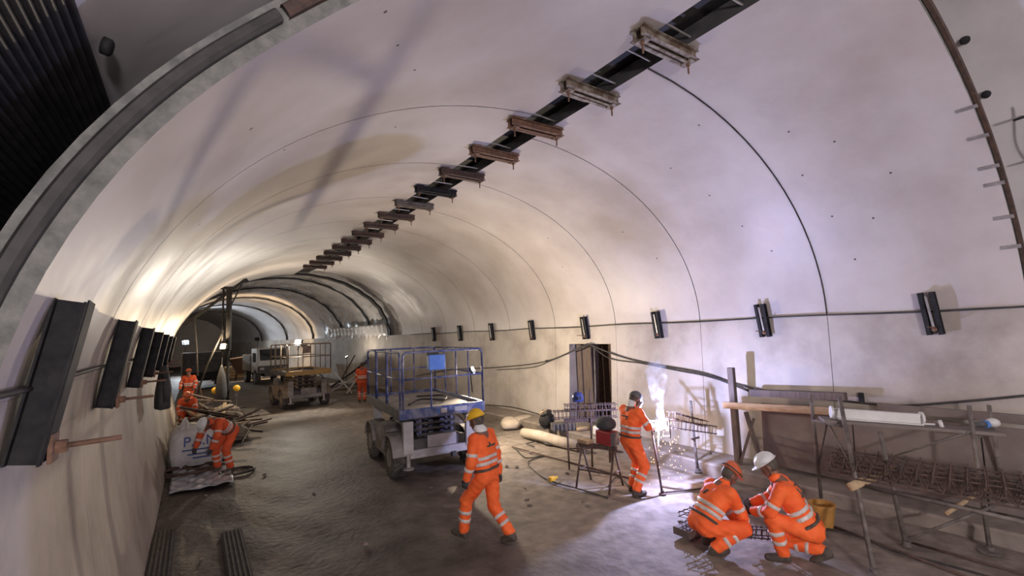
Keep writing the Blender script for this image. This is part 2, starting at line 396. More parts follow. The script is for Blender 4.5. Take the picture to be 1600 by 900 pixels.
# floor and ledge
mb = MB(); nx, ny = 60, 260
for j in range(ny+1):
    y = -9+84*(j/ny)**1.5
    for i in range(nx+1):
        x = -5.4+10.8*i/nx
        h = 0.012*math.sin(1.7*x+.6*y)+0.010*math.sin(2.9*y-1.1*x)+0.008*math.sin(5.1*x+3.3*y)
        if x < -1.0: h += (0.014*math.sin(7*x+4*y)+0.012*math.sin(9*y-5*x))*min(1, (-1-x))
        mb.v.append((x+bend(y), y, h-0.02))
for j in range(ny):
    for i in range(nx):
        a = j*(nx+1)+i; mb.f.append((a, a+1, a+nx+2, a+nx+1))
fl = mb.build('floor', 'floor', None, smooth=True); tag(fl, 'dusty concrete and mud floor of the tunnel', None, None, 'structure')
mb = MB(); ks = 40
for j in range(ks+1):
    y = -3+28*j/ks; wv = 0.03*math.sin(y*1.3)+0.02*math.sin(y*3.1)
    for x, z in ((3.93+wv, -0.05), (3.88+wv, 0.17), (3.92+wv, 0.20), (4.95, 0.215)): mb.v.append((x, y, z))
for j in range(ks):
    for i in range(3):
        a = j*4+i; mb.f.append((a, a+1, a+5, a+4))
tag(mb.build('trim_1', 'ledge', None, smooth=False), 'low concrete ledge along the foot of the right wall', None, None, 'structure')
# dark membrane closing the slot at the crown, with rebars crossing it
mb = MB(); mb.box((0.26, (END_R+END_FAR)/2-1, ZC+0.26), (0.9, END_FAR-END_R+4, 0.04))
mb.build('slot_cover', 'slot', ceiling)
for k in range(34):
    y = 1.75+k*0.605+random.uniform(-.06, .06)
    MB().tube([(-0.05, y-.02, ZC+0.07), (0.58, y+random.uniform(-.05, .05), ZC+0.06)], 0.012, 6).build('rebar', 'steel', ceiling)
# dark rubber gasket let into the end of the near left shell, in lengths
ge = struct('trim_2', 'dark rubber gasket in the end face of the left vault shell')
tm = tmax(-1)
for (ta, tb, mm) in ((0.078, .44, 'gasket'), (.446, .70, 'rust_d'), (.705, tm, 'gasket')):
    mb = MB(); n = 24
    for i in range(n+1):
        t = ta+(tb-ta)*i/n
        for off, y in ((0.075, END_L+.01), (0.075, END_L-.035), (0.095, END_L-.05), (0.135, END_L-.05), (0.15, END_L-.035), (0.15, END_L+.01)):
            x, z = arch(-1, t, off); mb.v.append((x, y-end_skew(t), z))
    for i in range(n):
        for j in range(5):
            a = i*6+j; mb.f.append((a, a+1, a+7, a+6))
    mb.build('gasket_length', mm, ge, smooth=False)
# gap seal strip along the end of the near right shell
mb = MB(); n = 40; tm = tmax(1)
for i in range(n+1):
    t = tm*i/n
    for off, y in ((0.05, END_R+.09), (0.05, END_R+.05), (0.13, END_R+.05), (0.13, END_R+.09)):
        x, z = arch(1, t, off); mb.v.append((x, y, z))
for i in range(n):
    for j in range(3):
        a = i*4+j; mb.f.append((a, a+1, a+5, a+4))
tag(mb.build('trim_3', 'rust_d', None), 'dark seal strip along the edge of the right vault shell', None, None, 'structure')
# corrugated black drainage sheets on the left lining near the camera
def corrugated(y0, y1, t0, t1, name, label):
    mb = MB(); nt = 300; ny = 6
    for j in range(ny+1):
        y = y0+(y1-y0)*j/ny
        for i in range(nt+1):
            t = t0+(t1-t0)*i/nt; x, z = arch(-1, t, 0.40+0.016*math.sin(i*2*math.pi/6+.4*math.sin(y*2))); mb.v.append((x, y, z))
    for j in range(ny):
        for i in range(nt):
            a = j*(nt+1)+i; mb.f.append((a, a+1, a+nt+2, a+nt+1))
    o = mb.build(name, 'black', None, smooth=True); s = o.modifiers.new('t', 'SOLIDIFY'); s.thickness = 0.006
    tag(o, label, 'sheet')
corrugated(0.2, 4.3, 0.05, 0.318, 'corrugated_sheet', 'black corrugated drainage sheet on the lining at upper left')
# anchor discs on the membranes
def disc_on(px, py, name='anchor_disc'):
    best = None
    for i in range(400):
        s_ = 0.3+i*0.02
        p = CP + (FW + RT*((px-800)/F_PX) - UP*((py-450)/F_PX))*s_
        sd = 1 if p.x > XMID else -1
        d = 9
        if p.z >= 2.6:
            for t in np.linspace(0, 1, 60):
                x, z = arch(sd, t, 0.47); d = min(d, math.hypot(x-p.x, z-p.z))
        if d < 0.05: best = p; break
    if best is None: return
    c = V((XMID, best.y, 3.0)); n = (c-best); n.y = 0; n.normalize()
    o = MB().lathe(best+n*0.03, [(0.015, 0.012), (0.035, 0.010), (0.045, 0.0), (0.045, -0.03)], 14, n).build('anchor_disc', 'steel_dark', None, smooth=True)
    return o
for (px, py, lb) in ((160, 70, 'dark anchor disc on the grey membrane at upper left'), (1508, 62, 'dark anchor disc highest on the membrane at right'), (1541, 147, 'dark anchor disc below the highest one on the right membrane')):
    o = disc_on(px, py)
    if o: tag(o, lb, 'anchor')
# small drilled holes in the vault panels
hk = 0
mbh = MB()
for sd, t, y in [(1, .30, 2.6), (1, .42, 2.2), (1, .55, 2.6), (1, .33, 3.1), (1, .48, 3.2), (1, .62, 3.0), (1, .25, 4.2), (1, .36, 4.5), (1, .5, 4.7), (1, .64, 4.9), (1, .3, 6.6), (1, .45, 7.0), (-1, .55, 3.0), (-1, .42, 4.1), (-1, .66, 4.2), (-1, .5, 5.4), (-1, .72, 5.9), (-1, .35, 6.2), (1, .52, 9.2), (1, .35, 9.6), (-1, .6, 3.6), (1, .74, 3.9), (1, .18, 3.0)]:
    x, z = arch(sd, t, -0.002); x2, z2 = arch(sd, t, 0.02)
    MB().lathe((x, y, z), [(0.016, 0.0), (0.016, 0.01)], 8, (x2-x, 0, z2-z)).build('drill_hole', 'slot', ceiling)
# springline seam pipe / cable on both sides
for side, y0, y1, z, lab in ((1, END_R-2, 22, Z_R-.01, 'thin dark conduit running along the springline of the right wall'), (-1, 0.6, 22, SEAM_L+.04, 'dark cable running along the springline of the left wall')):
    pts = [(wallx(side, z)-side*(0.03+.01*math.sin(i*1.7)) + (0.0), y0+(y1-y0)*i/40, z+0.012*math.sin(i*.9)) for i in range(41)]
    pts = [(p[0]+bend(p[1]), p[1], p[2]) for p in pts]
    tag(MB().tube(pts, 0.016, 6).build('wall_conduit', 'cable', None, smooth=True), lab, 'cable')


# ------------------------------------------------------------------ crown clamps
ORD = ['nearest', 'second', 'third', 'fourth', 'fifth', 'sixth', 'seventh', 'eighth', 'ninth', 'tenth', 'eleventh', 'twelfth', 'thirteenth', 'fourteenth', 'fifteenth', 'sixteenth', 'seventeenth']
tones = ['clampsteel', 'clampsteel', 'rust', 'rust', 'rust_d', 'steel_dark', 'tube', 'rust_d', 'rust_d']
for k in range(16):
    y = 3.07+k*1.2135
    t = thing('crown_clamp', f'{ORD[k]} steel clamp bridging the dark slot along the tunnel crown', 'clamp', (0.22+bend(y), y, ZC-0.095), random.uniform(-.03, .03), 'clamps along the crown slot')
    mm = tones[k] if k < len(tones) else 'rust_d'
    for sg in (-1, 1):
        mb = MB(); mb.channel((-0.48, sg*0.055, 0), (0.48, sg*0.055, 0), 0.11, 0.05, 0.009, (0, sg, 0)); mb.build('channel', mm, t)
    for sg in (-1, 1):
        MB().tube([(sg*0.40, 0, -0.20), (sg*0.40, 0, 0.16)], 0.011, 8).build('threaded_rod', 'rust', t)
        MB().box((sg*0.40, 0, -0.068), (0.10, 0.15, 0.014)).build('washer_plate', mm, t, bevel=.002)
        MB().lathe((sg*0.40, 0, -0.105), [(0.024, 0), (0.024, 0.03)], 6).build('nut', 'rust', t)
        MB().box((sg*0.40, 0, 0.066), (0.14, 0.20, 0.018)).build('packing_plate', mm, t)
    MB().box((0, 0, -0.062), (0.80, 0.035, 0.012)).build('batten', mm, t)
# ------------------------------------------------------------------ steel bars on the springlines
for k in range(8):
    y = 2.17+k*2.44
    x = wallx(1, 2.6)-0.055+bend(y)
    t = thing('joint_bracket', f'{ORD[k]} short black steel channel bolted across the right springline', 'bracket', (x, y, 2.82), 0, 'black brackets along the right springline')
    lean = V((0.0, 0.02, 0))
    p0, p1 = V((-0.0, -0.02, -0.31)), V((-0.03, 0.03, 0.31))
    for sg in (-1, 1):
        mb = MB(); o = V((0, sg*0.045, 0)); mb.channel(p0+o, p1+o, 0.10, 0.05, 0.01, (0, sg, 0)); mb.build('channel', 'steel_dark', t)
    MB().beam(p0+V((-.052, 0, .06)), p1+V((-.052, 0, -.06)), 0.03, 0.008, (1, 0, 0)).build('cover_strip', 'steel', t)
    MB().lathe(p0+V((-.05, 0, .08)), [(0.035, 0.0), (0.035, 0.012), (0.015, 0.014), (0.015, 0.04)], 8, (-1, 0, 0)).build('nut', 'rust', t)
    MB().tube([p0+V((0.02, .0, .10)), p0+V((-0.34 if k in (0, 1, 3) else -.12, 0.0, 0.12))], 0.009, 6).build('threaded_rod', 'rust', t)
for k in range(7):
    y = 3.30+k*2.425
    xb, xt = wallx(-1, 2.25)+0.075, wallx(-1, 3.02)+0.075
    t = thing('springline_beam', f'{ORD[k]} black steel beam bolted across the left springline', 'beam', ((xb+xt)/2, y, 2.62), 0, 'black beams along the left springline')
    p0 = V((xb-(xb+xt)/2, -0.02, -0.37)); p1 = V((xt-(xb+xt)/2, 0.02, 0.42))
    d = (p1-p0).normalized(); up = V((1, 0, 0))
    for sg in (-1, 1):
        mb = MB(); o = V((0, sg*0.055, 0)); mb.channel(p0+o, p1+o, 0.13, 0.06, 0.011, (0, sg, 0)); mb.build('channel', 'steel_dark', t)
    MB().beam(p0+V((.068, 0, 0)), p1+V((.068, 0, 0)), 0.17, 0.008, up).build('face_plate', 'steel_dark', t)
    q = p0+d*0.06+V((.075, 0, 0))
    MB().box(q+V((.006, 0, 0)), (0.02, 0.14, 0.14)).build('washer_plate', 'rust', t, bevel=.003)
    MB().lathe(q+V((.015, 0, 0)), [(0.034, 0), (0.034, 0.045)], 6, (1, 0, 0)).build('nut', 'rust', t)
    MB().tube([q+V((0, 0, 0)), q+V((0.27, 0.0, 0.008))], 0.0135, 10).build('threaded_rod', 'rust', t, smooth=True)
# ------------------------------------------------------------------ plates, cables at the edge of the right shell
for i, (t_, off) in enumerate(((.16, 0), (.24, 0), (.33, 0), (.375, 0.0), (.455, 0), (.53, 0))):
    x, z = arch(1, t_, -0.006); x2, z2 = arch(1, t_+.02, -0.006)
    dz = V((x2-x, 0, z2-z)).normalized()
    c = V((x, END_R+0.16, z)); mb = MB(); mb.beam(c-V((0, .1, 0)), c+V((0, .09, 0)), 0.05, 0.008, dz.cross(V((0, 1, 0))))
    tag(mb.build('edge_plate', 'steel', None), f'{["lowest", "second lowest", "third lowest", "fourth lowest", "fifth lowest", "topmost"][i]} small steel plate on the edge of the right vault shell', 'plate', 'plates on the right shell edge')
pts = []
for i in range(14):
    t_ = .02+.44*i/13; x, z = arch(1, t_, 0.30+.05*math.sin(i*1.1)); pts.append((x, END_R-0.28-.05*math.cos(i*.8), z))
tag(MB().tube(spline(pts, 4), 0.012, 6).build('white_cable', 'cable_w', None, smooth=True), 'white cable looping down the membrane at right edge', 'cable')
tag(MB().tube(spline([(p[0]+.02, p[1]-.07+.06*math.sin(k), p[2]) for k, p in enumerate(pts[:11])], 4), 0.009, 6).build('white_cable', 'cable_w', None, smooth=True), 'thinner white cable beside the looping one at right edge', 'cable')
for i, t_ in enumerate((.44, .34, .25, .19)):
    x, z = arch(1, t_, 0.27); c = V((x, END_R-.22, z))
    tag(MB().beam(c-V((0, .13, -.02)), c+V((0, .10, .0)), 0.035, 0.02).build('cable_strap', 'steel_dark', None), f'{["topmost", "second", "third", "lowest"][i]} dark strap holding the white cable at right edge', 'strap', 'cable straps')
mb = MB()
for i in range(9):
    x, z = arch(1, .06+i*.012, 0.34); mb.beam((x, END_R-.62, z), (x, END_R-.1, z), .03, .02)
tag(mb.build('vent_grille', 'black', None), 'black slatted grille on the lining at far right edge', 'grille')
# ------------------------------------------------------------------ cables along the right wall
def wire(pts, r, name, label, m='cable', n=6, cat='cable'):
    return tag(MB().tube(spline(pts, n), r, 6).build(name, m, None, smooth=True), label, cat)
WX = lambda z: wallx(1, z)
def wp(px, py, o=0.05): 
    p = at(px, py, 0, 4.70); p.x = WX(max(0, min(p.z, 2.7)))-o; return p
wire([wp(640, 590), wp(700, 578), wp(775, 574), wp(850, 565), wp(918, 537, .12)], 0.018, 'wall_cable', 'black cable rising along the wall towards the top of the dark niche')
wire([wp(775, 578), wp(830, 574), wp(860, 563), wp(918, 539, .12)], 0.014, 'wall_cable', 'thinner black cable under the one rising to the niche')
wire([wp(918, 537, .12), wp(960, 555), wp(1010, 568), wp(1090, 582), wp(1150, 601), wp(1230, 617), wp(1310, 626), wp(1400, 634), wp(1500, 628), wp(1600, 619)], 0.018, 'wall_cable', 'long black cable sagging across the right wall above the trestles')
wire([wp(922, 538, .12), wp(950, 560), wp(1000, 568), wp(1050, 578), wp(1110, 590), wp(1170, 612)], 0.014, 'wall_cable', 'short black cable sagging beside the long one near the welder')
wire([wp(700, 630), wp(790, 634), wp(850, 648)], 0.014, 'wall_cable', 'black cable low on the wall behind the yellow helmeted worker')
tag(MB().box(wp(853, 564, .05), (.04, .14, .05)).build('cable_joint', 'steel_dark', None, bevel=.008), 'dark cable joint box on the wall left of the niche', 'joint')
# thin dark cord hanging from the crown slot along the first right joint
pts = []
for i in range(16):
    t_ = tmax(1)*(1-i/15*1.0); x, z = arch(1, t_, -0.012); pts.append((x, 3.556, z))
tag(MB().tube(pts, 0.006, 5).build('thin_cable', 'cable', None, smooth=True), 'thin dark cord lying in the nearest right shell joint', 'cord')
# ------------------------------------------------------------------ niche boards
for i in range(3):
    y = NY1-0.12-i*0.20
    h = 2.15-0.05*(i % 2)
    mb = MB(); mb.box((wallx(1, 1)+0.34+0.04*(i % 2), y, 0.2+h/2), (0.04, 0.19, h))
    tag(mb.build('niche_plank', 'wood_d', None, bevel=.004), f'{["leftmost", "second", "third", "fourth", "fifth"][i]} dark vertical plank standing inside the wall niche', 'plank', 'planks in the niche')
tag(MB().tube([(wallx(1, 1)-0.06, 9.28, 0.22), (wallx(1, 1)+0.02, 9.22, 1.0), (wallx(1, 1)+.05, 9.2, 2.3)], 0.022, 8).build('niche_pole', 'tube', None, smooth=True), 'thin steel pole leaning in front of the dark niche', 'pole')

# ------------------------------------------------------------------ people: distance fields turned into one skin
def nets(fn, lo, hi, h):
    lo = np.array(lo, float); hi = np.array(hi, float); n = np.maximum(3, np.ceil((hi-lo)/h).astype(int)+1)
    ax = [lo[i]+h*np.arange(n[i]) for i in range(3)]
    X, Y, Z = np.meshgrid(*ax, indexing='ij'); D = fn(np.stack([X, Y, Z], -1).reshape(-1, 3)).reshape(n)
    S = D < 0
    c = n-1; cnt = np.zeros(c); acc = np.zeros(tuple(c)+(3,))
    offs = [(i, j, k) for i in (0, 1) for j in (0, 1) for k in (0, 1)]
    sl = lambda o: tuple(slice(o[a], o[a]+c[a]) for a in range(3))
    for a in offs:
        for ax_ in range(3):
            if a[ax_]: continue
            b = list(a); b[ax_] = 1; b = tuple(b)
            da, db = D[sl(a)], D[sl(b)]; cr = (da < 0) != (db < 0)
            t = np.where(cr, da/np.where(cr, da-db, 1), 0)
            p = np.zeros(tuple(c)+(3,)); p[...] = a; p[..., ax_] += t
            acc += p*cr[..., None]; cnt += cr
    act = cnt > 0; idx = -np.ones(tuple(c), int); idx[act] = np.arange(act.sum())
    I = np.argwhere(act); verts = lo + h*(I + acc[act]/cnt[act][:, None])
    faces = []
    for ax_ in range(3):
        b1, b2 = [(1, 2), (2, 0), (0, 1)][ax_]
        s0 = [slice(1, c[i]) for i in range(3)]; s0[ax_] = slice(0, c[ax_])
        s1 = list(s0); s1[ax_] = slice(1, c[ax_]+1)
        a_, b_ = S[tuple(s0)], S[tuple(s1)]
        E_ = np.argwhere(a_ != b_)
        if not len(E_): continue
        E_ = E_.copy()
        for i in range(3):
            if i != ax_: E_[:, i] += 1
        fl = S[E_[:, 0], E_[:, 1], E_[:, 2]]
        def g(d1, d2):
            q = E_.copy(); q[:, b1] -= d1; q[:, b2] -= d2; return idx[q[:, 0], q[:, 1], q[:, 2]]
        q = np.stack([g(1, 1), g(0, 1), g(0, 0), g(1, 0)], 1)
        q[~fl] = q[~fl][:, ::-1]; faces.append(q)
    F = np.concatenate(faces) if faces else np.zeros((0, 4), int)
    F = F[(F >= 0).all(1)]
    return verts, F
def cone(a, b, r0, r1):
    a = np.array(a, float); b = np.array(b, float); d = b-a; L2 = max((d@d), 1e-9)
    def f(P):
        t = np.clip(((P-a)@d)/L2, 0, 1); return np.linalg.norm(P-a-t[:, None]*d, axis=1)-(r0+(r1-r0)*t)
    f.bb = (np.minimum(a-r0, b-r1), np.maximum(a+r0, b+r1)); return f
def ell(c, rad, rot=np.eye(3)):
    c = np.array(c, float); rad = np.array(rad, float)
    def f(P):
        q = (P-c)@rot; k = np.linalg.norm(q/rad, axis=1); k2 = np.linalg.norm(q/rad**2, axis=1)
        return k*(k-1)/np.maximum(k2, 1e-6)
    m = rad.max(); f.bb = (c-m, c+m); return f
def union(fs, k=0.03):
    def f(P):
        d = fs[0](P)
        for g in fs[1:]:
            e = g(P); h_ = np.clip(0.5+0.5*(e-d)/k, 0, 1); d = e*(1-h_)+d*h_-k*h_*(1-h_)
        return d
    f.bb = (np.min([g.bb[0] for g in fs], 0), np.max([g.bb[1] for g in fs], 0)); return f
def sdf_obj(parts, name, m, parent, h):
    vs, fs, k = [], [], 0
    for fn, hh in parts:
        v, f = nets(fn, fn.bb[0]-2.5*hh, fn.bb[1]+2.5*hh, hh); vs.append(v); fs.append(f+k); k += len(v)
    me = bpy.data.meshes.new(name); me.from_pydata(np.concatenate(vs).tolist(), [], np.concatenate(fs).tolist()); me.update()
    me.materials.append(M[m]); me.polygons.foreach_set('use_smooth', [True]*len(me.polygons))
    o = bpy.data.objects.new(name, me); COL.objects.link(o); o.parent = parent; return o
def unit(v): v = np.array(v, float); return v/max(np.linalg.norm(v), 1e-9)
def ik(a, c, l1, l2, pole):
    a, c = np.array(a, float), np.array(c, float); d = c-a; L_ = np.linalg.norm(d)
    if L_ > (l1+l2)*0.995: c = a+d/L_*(l1+l2)*0.995; d = c-a; L_ = np.linalg.norm(d)
    x = (l1*l1-l2*l2+L_*L_)/(2*L_); hh = math.sqrt(max(l1*l1-x*x, 0)); u = d/L_
    p = np.array(pole, float); p = unit(p-(p@u)*u); return a+u*x+p*hh, c
def person(label, loc, fwd, pelvis, chest, head, hands, feet, headdir=(0, 1, 0), headup=(0, 0, 1), hat='white', suit='orange', elbow=None, knee=None, footdir=None, glove='glove', h=0.014, mark=None, hold=None, scarf=False, scale=1.0, group=None):
    """local frame: x right, y forwards, z up. pelvis / chest (shoulder line centre) / head centre; hands and ankles are targets"""
    rz = math.atan2(-fwd[0], fwd[1])
    T = thing('person', label, 'person', loc, rz); T.scale = (scale,)*3
    pv, ch, hd = [np.array(q, float) for q in (pelvis, chest, head)]
    sp = unit(ch-pv); side = np.array([1., 0, 0]); frt = unit(np.cross(sp, side))*-1
    frt = unit(np.cross(sp, np.array([1., 0, 0]))); frt = frt if frt[1] > 0 or (abs(frt[1]) < .3 and frt[2] < 0) else -frt
    elbow = elbow or [(-.6, -.6, -.4), (.6, -.6, -.4)]; knee = knee or [(-.1, 1, .3), (.1, 1, .3)]; footdir = footdir or [(-.1, 1, 0), (.1, 1, 0)]
    arms, legs = [], []
    for i, sg in enumerate((-1, 1)):
        s_ = ch+side*sg*0.185-sp*0.02; e, hnd = ik(s_, hands[i], 0.285, 0.26, elbow[i]); arms.append((s_, e, hnd))
        hp = pv+side*sg*0.095-sp*.03; kn, an = ik(hp, feet[i], 0.43, 0.42, knee[i]); legs.append((hp, kn, an))
    # jacket
    torso = [cone(pv+sp*.02+side*.07, pv+sp*.02-side*.07, .125, .125), cone(pv+sp*.1+side*.07, ch-sp*.1+side*.085, .115, .125), cone(pv+sp*.1-side*.07, ch-sp*.1-side*.085, .115, .125),
             cone(ch-sp*.05-side*.13, ch-sp*.05+side*.13, .085, .085), cone(ch-sp*.16-frt*.03-side*.06, ch-sp*.16-frt*.03+side*.06, .11, .11), cone(ch-sp*.02, ch+sp*.05, .085, .07), cone(ch, ch+(hd-ch)*.42, .075, .066)]
    tu = union(torso, 0.07)
    sleeves = []
    for s_, e, hnd in arms:
        w_ = e+(hnd-e)*0.94; sleeves += [cone(s_, e, .083, .066), cone(e, w_, .064, .052)]
    fold = lambda f, amp: (lambda P: f(P)+amp*(np.sin(P[:, 0]*31+P[:, 2]*23)*np.sin(P[:, 1]*27+P[:, 2]*37+1)+.6*np.sin(P[:, 2]*58+P[:, 0]*17)*np.sin(P[:, 1]*41)))
    ju = union(torso+sleeves, 0.035); jf = fold(ju, .005); jf.bb = ju.bb
    sdf_obj([(jf, h)], 'jacket', suit, T, h)
    # trousers
    tr = [cone(pv-side*.06, pv+side*.06, .128, .128)]
    for hp, kn, an in legs:
        tr += [cone(hp, kn, .108, .082), cone(kn, kn+(an-kn)*0.93, .082, .072)]
    tu2 = union(tr, 0.035); tf = fold(tu2, .006); tf.bb = tu2.bb
    sdf_obj([(tf, h)], 'trousers', suit, T, h)
    # reflective bands
    def band(fn, c, ax, wd, name='reflective_band', rad=.2):
        ax = unit(ax); c = np.array(c)
        g = lambda P: np.maximum(np.maximum(fn(P)-.008, np.abs((P-c)@ax)-wd), np.linalg.norm(P-c, axis=1)-rad)
        g.bb = (c-rad*.98, c+rad*.98)
        sdf_obj([(g, min(h, .012))], name, 'reflect', T, h)
    for q in (.30, .44): band(fold(tu, .005), pv+(ch-pv)*q, sp, .024, rad=.26)
    for s_, e, hnd in arms:
        f1 = union([cone(s_, e, .083, .066), cone(e, e+(hnd-e)*.94, .064, .052)], .03)
        band(fold(f1, .005), s_+(e-s_)*.72, e-s_, .024, rad=.14); band(fold(f1, .005), e+(hnd-e)*.42, hnd-e, .024, rad=.12)
    for hp, kn, an in legs:
        f1 = cone(kn, kn+(an-kn)*.93, .082, .072)
        for q in (.36, .62): band(fold(f1, .006), kn+(an-kn)*q, an-kn, .023, rad=.15)
    # belt
    bt = lambda P: np.maximum(fold(tu, .004)(P)-.012, np.abs((P-(pv+sp*.07))@sp)-.016)
    bt.bb = (pv-.3, pv+.3); sdf_obj([(bt, .012)], 'belt', 'boot', T, h)
    # skin: head, neck, arms and hands in one body
    fd = unit(headdir); up = unit(np.array(headup)-fd*(np.array(headup)@fd)); rt = np.cross(fd, up); Rm = np.stack([rt, fd, up], 1)
    HL = lambda x, y, z: hd + Rm@np.array([x, y, z])
    skull = [ell(HL(0, -.012, .02), (.076, .096, .105), Rm), ell(HL(0, .022, -.055), (.058, .068, .07), Rm), cone(HL(0, .085, -.005), HL(0, .108, -.035), .012, .017), cone(HL(-.03, .078, .018), HL(.03, .078, .018), .014, .014),
             cone(HL(-.02, .083, -.067), HL(.02, .083, -.067), .009, .009), ell(HL(0, .07, -.10), (.025, .022, .02), Rm), ell(HL(-.078, -.008, -.01), (.012, .022, .034), Rm), ell(HL(.078, -.008, -.01), (.012, .022, .034), Rm)]
    hu = union(skull, .018)
    eyes = [cone(HL(sg*.03, .098, -.004), HL(sg*.03, .09, -.004), .014, .014) for sg in (-1, 1)]
    hf = lambda P: np.maximum(hu(P), -np.minimum(eyes[0](P), eyes[1](P))*1.0-.004)
    hf.bb = hu.bb
    core = [cone(ch-sp*.02, hd-up*.05-fd*.02, .055, .052), cone(pv, ch, .09, .10)]
    for s_, e, hnd in arms: core += [cone(ch, s_, .05, .05), cone(s_, e, .045, .038), cone(e, hnd, .036, .027)]
    for hp, kn, an in legs: core += [cone(pv, hp, .08, .08), cone(hp, kn, .07, .05), cone(kn, an, .048, .035)]
    cu = union(core, .03)
    bodyp = [(hf, .0075), (cu, .016)]
    def hand_parts(i):
        s_, e, hnd = arms[i]; d = unit(hnd-e); sg = (-1, 1)[i]
        tgt = unit(np.array([-sg*1.0, 0.15, 0])) ; n_ = unit(tgt-(tgt@d)*d); b_ = np.cross(d, n_)      # n_: palm normal, b_: across the fingers
        if b_[1] < 0: b_ = -b_
        fs = [cone(hnd, hnd+d*.075+b_*.022, .026, .020), cone(hnd, hnd+d*.075-b_*.022, .026, .020)]
        for q, ln in ((.033, .062), (.011, .072), (-.011, .067), (-.033, .052)):
            k0 = hnd+d*.085+b_*q; k1 = k0+d*ln*.55+n_*ln*.25; k2 = k1+d*ln*.2+n_*ln*.5
            fs += [cone(k0, k1, .0105, .0095), cone(k1, k2, .0095, .008)]
        k0 = hnd+d*.025+b_*.03; k1 = k0+d*.03+b_*.028+n_*.012; k2 = k1+d*.032+n_*.016
        fs += [cone(k0, k1, .013, .011), cone(k1, k2, .011, .009)]
        return union(fs, .008)
    hp_ = [(hand_parts(i), .0065) for i in (0, 1)]
    if glove == 'skin': sdf_obj(bodyp+hp_, 'body', 'skin', T, h)
    else:
        sdf_obj(bodyp, 'body', 'skin', T, h)
        for q in hp_: sdf_obj([q], 'glove', glove, T, h)
    for sg in (-1, 1):
        MB().ball(HL(sg*.03, .083, -.004), .0125, 8, 6).build('eye', 'boot', T, smooth=True)
    # boots
    for i, (hp, kn, an) in enumerate(legs):
        fdv = unit(footdir[i]); shd = unit(kn-an)
        down = np.cross(np.cross(fdv, shd), fdv); down = -unit(down)
        heel = an+down*.055-fdv*.035; toe = an+down*.06+fdv*.165
        f1 = union([cone(an+shd*.09, an+down*.01, .056, .058), cone(heel, toe, .043, .040), cone(an+down*.02, toe-fdv*.05, .052, .044)], .03)
        pl = lambda P, f1=f1, o_=an+down*.092: np.maximum(f1(P), (P-o_)@down)
        pl.bb = f1.bb; b_ = sdf_obj([(pl, min(h, .012))], 'boot', 'boot', T, h)
    # hats
    if hat in ('white', 'yellow', 'orange', 'hood'):
        nh = ell(HL(0, -.030, .005), (.082, .085, .095), Rm); sdf_obj([(nh, .01)], 'hair', 'boot', T, h)
    if hat in ('white', 'yellow', 'orange'):
        mm = {'white': 'helm_w', 'yellow': 'helm_y', 'orange': 'helm_o'}[hat]
        dome = ell(HL(0, -.008, .055), (.106, .132, .105), Rm); cut0 = HL(0, 0, .045)
        brim = ell(HL(0, .03, .048), (.112, .155, .012), Rm); rid = ell(HL(0, -.01, .075), (.018, .128, .100), Rm)
        def hf2(P):
            d = np.maximum(np.minimum(dome(P), rid(P)), -((P-cut0)@up)); return np.minimum(d, brim(P))
        hf2.bb = (dome.bb[0]-.04, dome.bb[1]+.04)
        hobj = sdf_obj([(hf2, .008)], 'helmet', mm, T, h)
        # strap under the chin
        MB().tube([tuple(HL(-.083, .0, .04)), tuple(HL(-.078, .01, -.05)), tuple(HL(-.04, .05, -.125)), tuple(HL(.04, .05, -.125)), tuple(HL(.078, .01, -.05)), tuple(HL(.083, .0, .04))], .005, 6).build('chin_strap', 'boot', T)
        if hat == 'orange':
            mbx = MB(); mbx.tube([tuple(HL(.112*math.sin(a), -.008+.138*math.cos(a), .066)) for a in np.linspace(0, 2*math.pi, 25)], .011, 6); mbx.build('goggle_strap', 'boot', hobj, smooth=True)
        else:
            MB().tube([tuple(HL(.111*math.sin(a), -.008+.137*math.cos(a), .058)) for a in np.linspace(0, 2*math.pi, 25)], .006, 6).build('helmet_rim', mm, hobj, smooth=True)
    elif hat == 'hood':
        dome = ell(HL(0, -.01, .04), (.105, .125, .115), Rm)
        mask = union([ell(HL(0, .075, -.04), (.098, .075, .125), Rm), ell(HL(0, .10, .0), (.075, .05, .09), Rm)], .03)
        inner = ell(HL(0, -.02, -.06), (.088, .10, .12), Rm)
        def hf3(P): return np.minimum(np.maximum(dome(P), -((P-HL(0, 0, .015))@up)), np.maximum(mask(P), -inner(P)))
        hf3.bb = (HL(0, 0, 0)-.24, HL(0, 0, 0)+.24)
        hobj = sdf_obj([(hf3, .008)], 'welding_hood', 'hood', T, h)
        MB().box(HL(0, .152, .0), (.10, .012, .05), Matrix(Rm.tolist())).build('visor_window', 'glass', hobj)
        cl = cone(ch+sp*.06, hd-up*.07-fd*.02, .075, .07); sdf_obj([(cl, .012)], 'neck_cloth', 'helm_w', T, h)
    elif hat == 'hair':
        hr = ell(HL(0, -.02, .035), (.084, .10, .108), Rm)
        hr2 = lambda P: np.maximum(hr(P), (P-HL(0, .05, 0))@unit(fd-up*.4)); hr2.bb = hr.bb
        sdf_obj([(hr2, .01)], 'hair', 'boot', T, h)
    if scarf:
        cl = cone(ch+sp*.055, ch+(hd-ch)*.5, .088, .078); sdf_obj([(cl, .012)], 'neck_cloth', 'helm_w', T, h)
